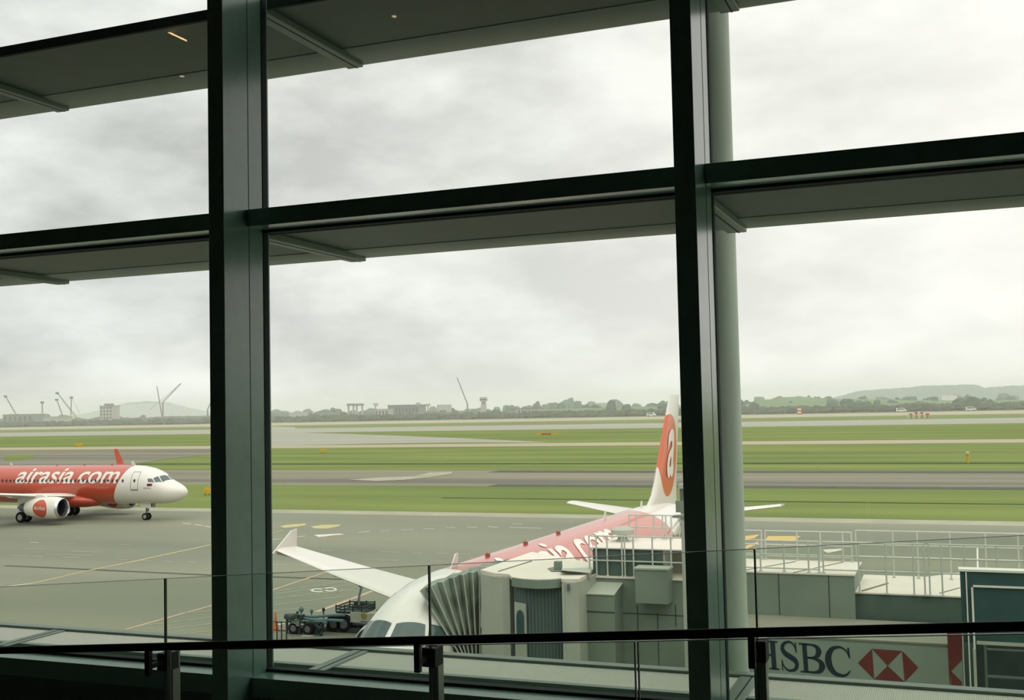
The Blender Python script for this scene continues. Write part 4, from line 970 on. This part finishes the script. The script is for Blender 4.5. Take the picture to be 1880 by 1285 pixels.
# ridges and hills
def ridge(name, pts, Y, m, dep=300, rough=1.0, label=None):
    front, top, back = [], [], []
    x = pts[0][0]
    while x <= pts[-1][0]:
        y = interp(pts, x)+random.uniform(-rough, rough); p = at(x, y, Y=Y)
        front.append((p.x, Y-dep, 0)); top.append((p.x, Y, max(p.z, .5))); q = at(x, y+1, Y=Y+dep); back.append((p.x, Y+dep, 0)); x += 4
    mb = MB(); n = len(top)
    mb.add(front+top+back, [(i, i+1, n+i+1, n+i) for i in range(n-1)]+[(n+i, n+i+1, 2*n+i+1, 2*n+i) for i in range(n-1)])
    return struct(mb.build(name, m, None, True, angle=180))
ridge('hill', [(150, 764), (190, 752), (230, 740), (270, 736), (310, 739), (350, 750), (390, 757), (420, 762)], 3600, 'hill_green', 250, .5)
ridge('hill', [(1470, 738), (1530, 730), (1580, 717), (1640, 713), (1700, 708), (1790, 705.5), (1808, 712), (1840, 709), (1920, 706)], 2600, 'hill_green', 250, .8)
ridge('embankment', [(1345, 741), (1400, 735), (1440, 729), (1470, 728), (1520, 732), (1600, 733), (1700, 735), (1920, 734)], 1330, 'field_green', 120, .6)
ridge('embankment', [(930, 756), (1000, 752), (1100, 748), (1240, 745), (1340, 744)], 1250, 'field_green', 100, .4)
ridge('embankment', [(-40, 770), (100, 769), (200, 768), (300, 765), (420, 762), (500, 760), (640, 757), (800, 756), (930, 756)], 1200, 'foliage_dry', 80, 1.0)
# buildings and site structures in the haze
def bldg(name, label, cat, x0, y0, x1, Y, m, dep=14, rows=0, cols=0, roofm=None, group=None):
    a, b = P3(x0, y0, Y), P3(x1, y0, Y); cxx = (a.x+b.x)/2; t = thing(name, label, cat, (cxx, Y, 0), 0, group)
    hw = (b.x-a.x)/2; wl = MB().box(-hw, hw, 0, dep, 0, a.z).build('walls', m, t)
    if roofm: MB().box(-hw-.5, hw+.5, -.5, dep+.5, a.z, a.z+.7).build('roof', roofm, t)
    if rows:
        for r_ in range(rows):
            for c_ in range(cols):
                X = -hw+(c_+.5)*2*hw/cols; Z = a.z*(.25+.75*(r_+.5)/rows)
                MB().box(X-hw/cols*.5, X+hw/cols*.5, -.1, 0, Z-a.z*.2/rows, Z+a.z*.22/rows).build('window', 'building_dark', wl)
    return t, hw, a.z
t, hw, z = bldg('apartment_block', 'pale block building rising above the scrub at the far left', 'building', 183, 746, 206, 1150, 'building_pale', 14, 4, 4, 'building_grey')
MB().box(-hw*.45, hw*.45, 2, 10, z, z+3.5).build('rooftop_tower', 'building_grey', t)
bldg('warehouse', 'low white warehouse among the cranes at the far left', 'building', 80, 766, 112, 1090, 'building_pale', 20, 0, 0, 'building_pale')
bldg('warehouse', 'dark low shed at the far left edge', 'building', 5, 762, 60, 1120, 'building_grey', 20, 1, 6, 'building_grey')
for (x0, x1, wh) in ((639, 648, 'left'), (654, 664, 'right')):
    t = thing('concrete_frame', 'pale concrete portal frame on the far building site, %s of the pair' % wh, 'building frame', (P3((x0+x1)/2, 742, 1150).x, 1150, 0))
    zt = P3(x0, 741, 1150).z; W2 = (P3(x1, 741, 1150).x-P3(x0, 741, 1150).x)/2
    for sx in (-1, 1): MB().box(sx*W2-.8, sx*W2+.8, 0, 2, 0, zt).build('column', 'building_pale', t)
    MB().box(-W2-1.6, W2+1.6, -.5, 2.5, zt-2.5, zt).build('beam', 'building_grey', t)
t, hw, z = bldg('site_hall', 'long half-built hall with thin roof in the far middle', 'building', 712, 745, 768, 1150, 'building_grey', 20, 1, 9, 'building_dark')
bldg('site_office', 'white low site office left of the long hall', 'building', 688, 752, 713, 1120, 'building_pale', 12, 1, 4, 'building_pale')
for x, yt in ((689, 740), (767, 739), (785, 741)):
    t = thing('water_tank', 'small tank tower on the far building site at the %s' % {689: 'left of the hall', 767: 'right end of the hall', 785: 'right of the hall'}[x], 'tower', (P3(x, yt, 1140).x, 1140, 0)); zt = P3(x, yt, 1140).z
    MB().box(-.5, .5, 0, 1, 0, zt-2.5).build('stand', 'building_grey', t); MB().box(-2, 2, -1, 3, zt-3, zt).build('tank', 'building_pale', t)
t = thing('control_tower', 'small pale stacked tower above the scrub right of the thin crane', 'tower', (P3(886, 730, 1150).x, 1150, 0)); zt = P3(886, 729, 1150).z
MB().box(-2.4, 2.4, 0, 5, 0, zt-8).build('tower_base', 'building_pale', t); MB().box(-1.8, 1.8, .5, 4.5, zt-8, zt-5).build('shaft', 'building_grey', t); MB().box(-3.2, 3.2, -.6, 5.6, zt-5, zt).build('cabin', 'building_pale', t); MB().box(-3.3, 3.3, -.7, 5.7, zt-3.4, zt-2.2).build('cabin_window', 'building_dark', t)
bldg('farmhouse', 'white low building under the dark roof in the far middle right', 'building', 950, 751, 988, 1130, 'building_pale', 14, 1, 6, 'building_dark')
bldg('shed', 'rust coloured low shed beside the tall trees', 'building', 1002, 754, 1024, 1090, 'crane_rust', 10)
bldg('long_roofed_building', 'long white roof among the trees left of the tail', 'building', 1092, 740, 1126, 1300, 'building_pale', 14)
bldg('shed', 'small dark green shed in the field left of the tail', 'building', 1158, 752, 1180, 1090, 'building_dark', 10)
bldg('long_roofed_building', 'long white building on the right hillside', 'building', 1729, 726, 1757, 1420, 'letter_white', 14)
bldg('shed', 'small white house at the right edge of the hillside', 'building', 1800, 738, 1824, 1180, 'building_grey', 10)
bldg('low_building', 'pale strip building in the scrub right of the left mullion', 'building', 530, 757, 556, 1150, 'building_pale', 12)
bldg('low_building', 'white strip building above the scrub in the middle', 'building', 802, 743, 822, 1300, 'building_pale', 12)
# cranes
NCR = [0]
def crane(label, foot, tip, m='crane_steel', Y=None, head=False, back=None, wd=1.6):
    Y = 1185+9*NCR[0]; NCR[0] += 1
    f = P3(*foot, Y); tp = P3(*tip, Y); t = thing('crane', label, 'crane', (f.x, Y, 0))
    A_ = Vector((0, 0, max(1, f.z))); B_ = Vector((tp.x-f.x, 0, tp.z))
    MB().box(-3, 3, -2, 2, 0, min(5, max(3, f.z))).build('crane_base', m, t)
    if f.z > 6: MB().bar((0, 0, 3), (0, 0, f.z), 1.3).build('mast', m, t)
    bmx = MB(); d = (B_-A_).normalized(); nr = Vector((-d.z, 0, d.x))*wd/2; Ln = (B_-A_).length; k = max(3, int(Ln/4))
    for s_ in (-1, 1): bmx.bar(A_+nr*s_, B_+nr*s_*.5, .45)
    for i in range(k):
        p, q = A_+d*Ln*i/k, A_+d*Ln*(i+1)/k; bmx.bar(p+nr*(1-.5*i/k)*(1 if i % 2 else -1), q+nr*(1-.5*(i+1)/k)*(-1 if i % 2 else 1), .3)
    bmx.build('boom', m, t)
    if head: MB().box(B_.x-2.2, B_.x+2.2, -1, 1, B_.z-2, B_.z+.8).build('crane_head', m, t)
    if back: q = P3(*back, Y); MB().bar((q.x-f.x, 0, q.z), B_, .3).build('stay_cable', m, t)
    return t
crane('dark luffing crane leaning left at the far left edge', (29, 760), (10, 727), head=True)
crane('short upright dark piling mast at the far left', (78, 770), (77.5, 738), head=True, wd=2.4)
crane('tall dark crane leaning left, the longest boom of the left group', (140, 766), (105, 721), head=True, wd=2.2)
crane('small dark crane leaning left just under the longest boom', (115, 764), (104, 733), head=True)
crane('upright crane mast with wide head right of the longest boom', (130, 768), (131, 729), head=True, back=(146, 758))
crane('slender rust crane standing nearly upright left of the left mullion', (298, 768), (288, 709), 'crane_rust', wd=1.2)
crane('jagged jib crane sloping up to the right beside the slender rust crane', (299, 738), (332, 704), 'crane_rust', wd=1.8, back=(275, 752))
crane('thin dark crane leaning right against the left mullion', (381, 752), (391, 730), 'crane_steel', wd=.9)
crane('thin crane leaning left above the middle of the horizon', (858, 741), (839, 693), 'crane_steel', wd=1.0, head=False)

# ------------------------------------------------------------ humid haze lying over the far field
hm = bpy.data.materials.new('haze'); hm.use_nodes = True; t = hm.node_tree; t.nodes.clear()
vs = t.nodes.new('ShaderNodeVolumePrincipled') if False else t.nodes.new('ShaderNodeVolumeScatter')
vs.inputs['Color'].default_value = (.97, 1, .985, 1); vs.inputs['Density'].default_value = .00045; vs.inputs['Anisotropy'].default_value = .2
o = t.nodes.new('ShaderNodeOutputMaterial'); t.links.new(vs.outputs[0], o.inputs['Volume']); M['haze'] = hm
hz_ = MB().box(-3600, 1800, 420, 3900, -1, 48).build('haze', 'haze'); tag(hz_, 'pale humid haze over the far airfield and tree line', 'haze', None, 'stuff')
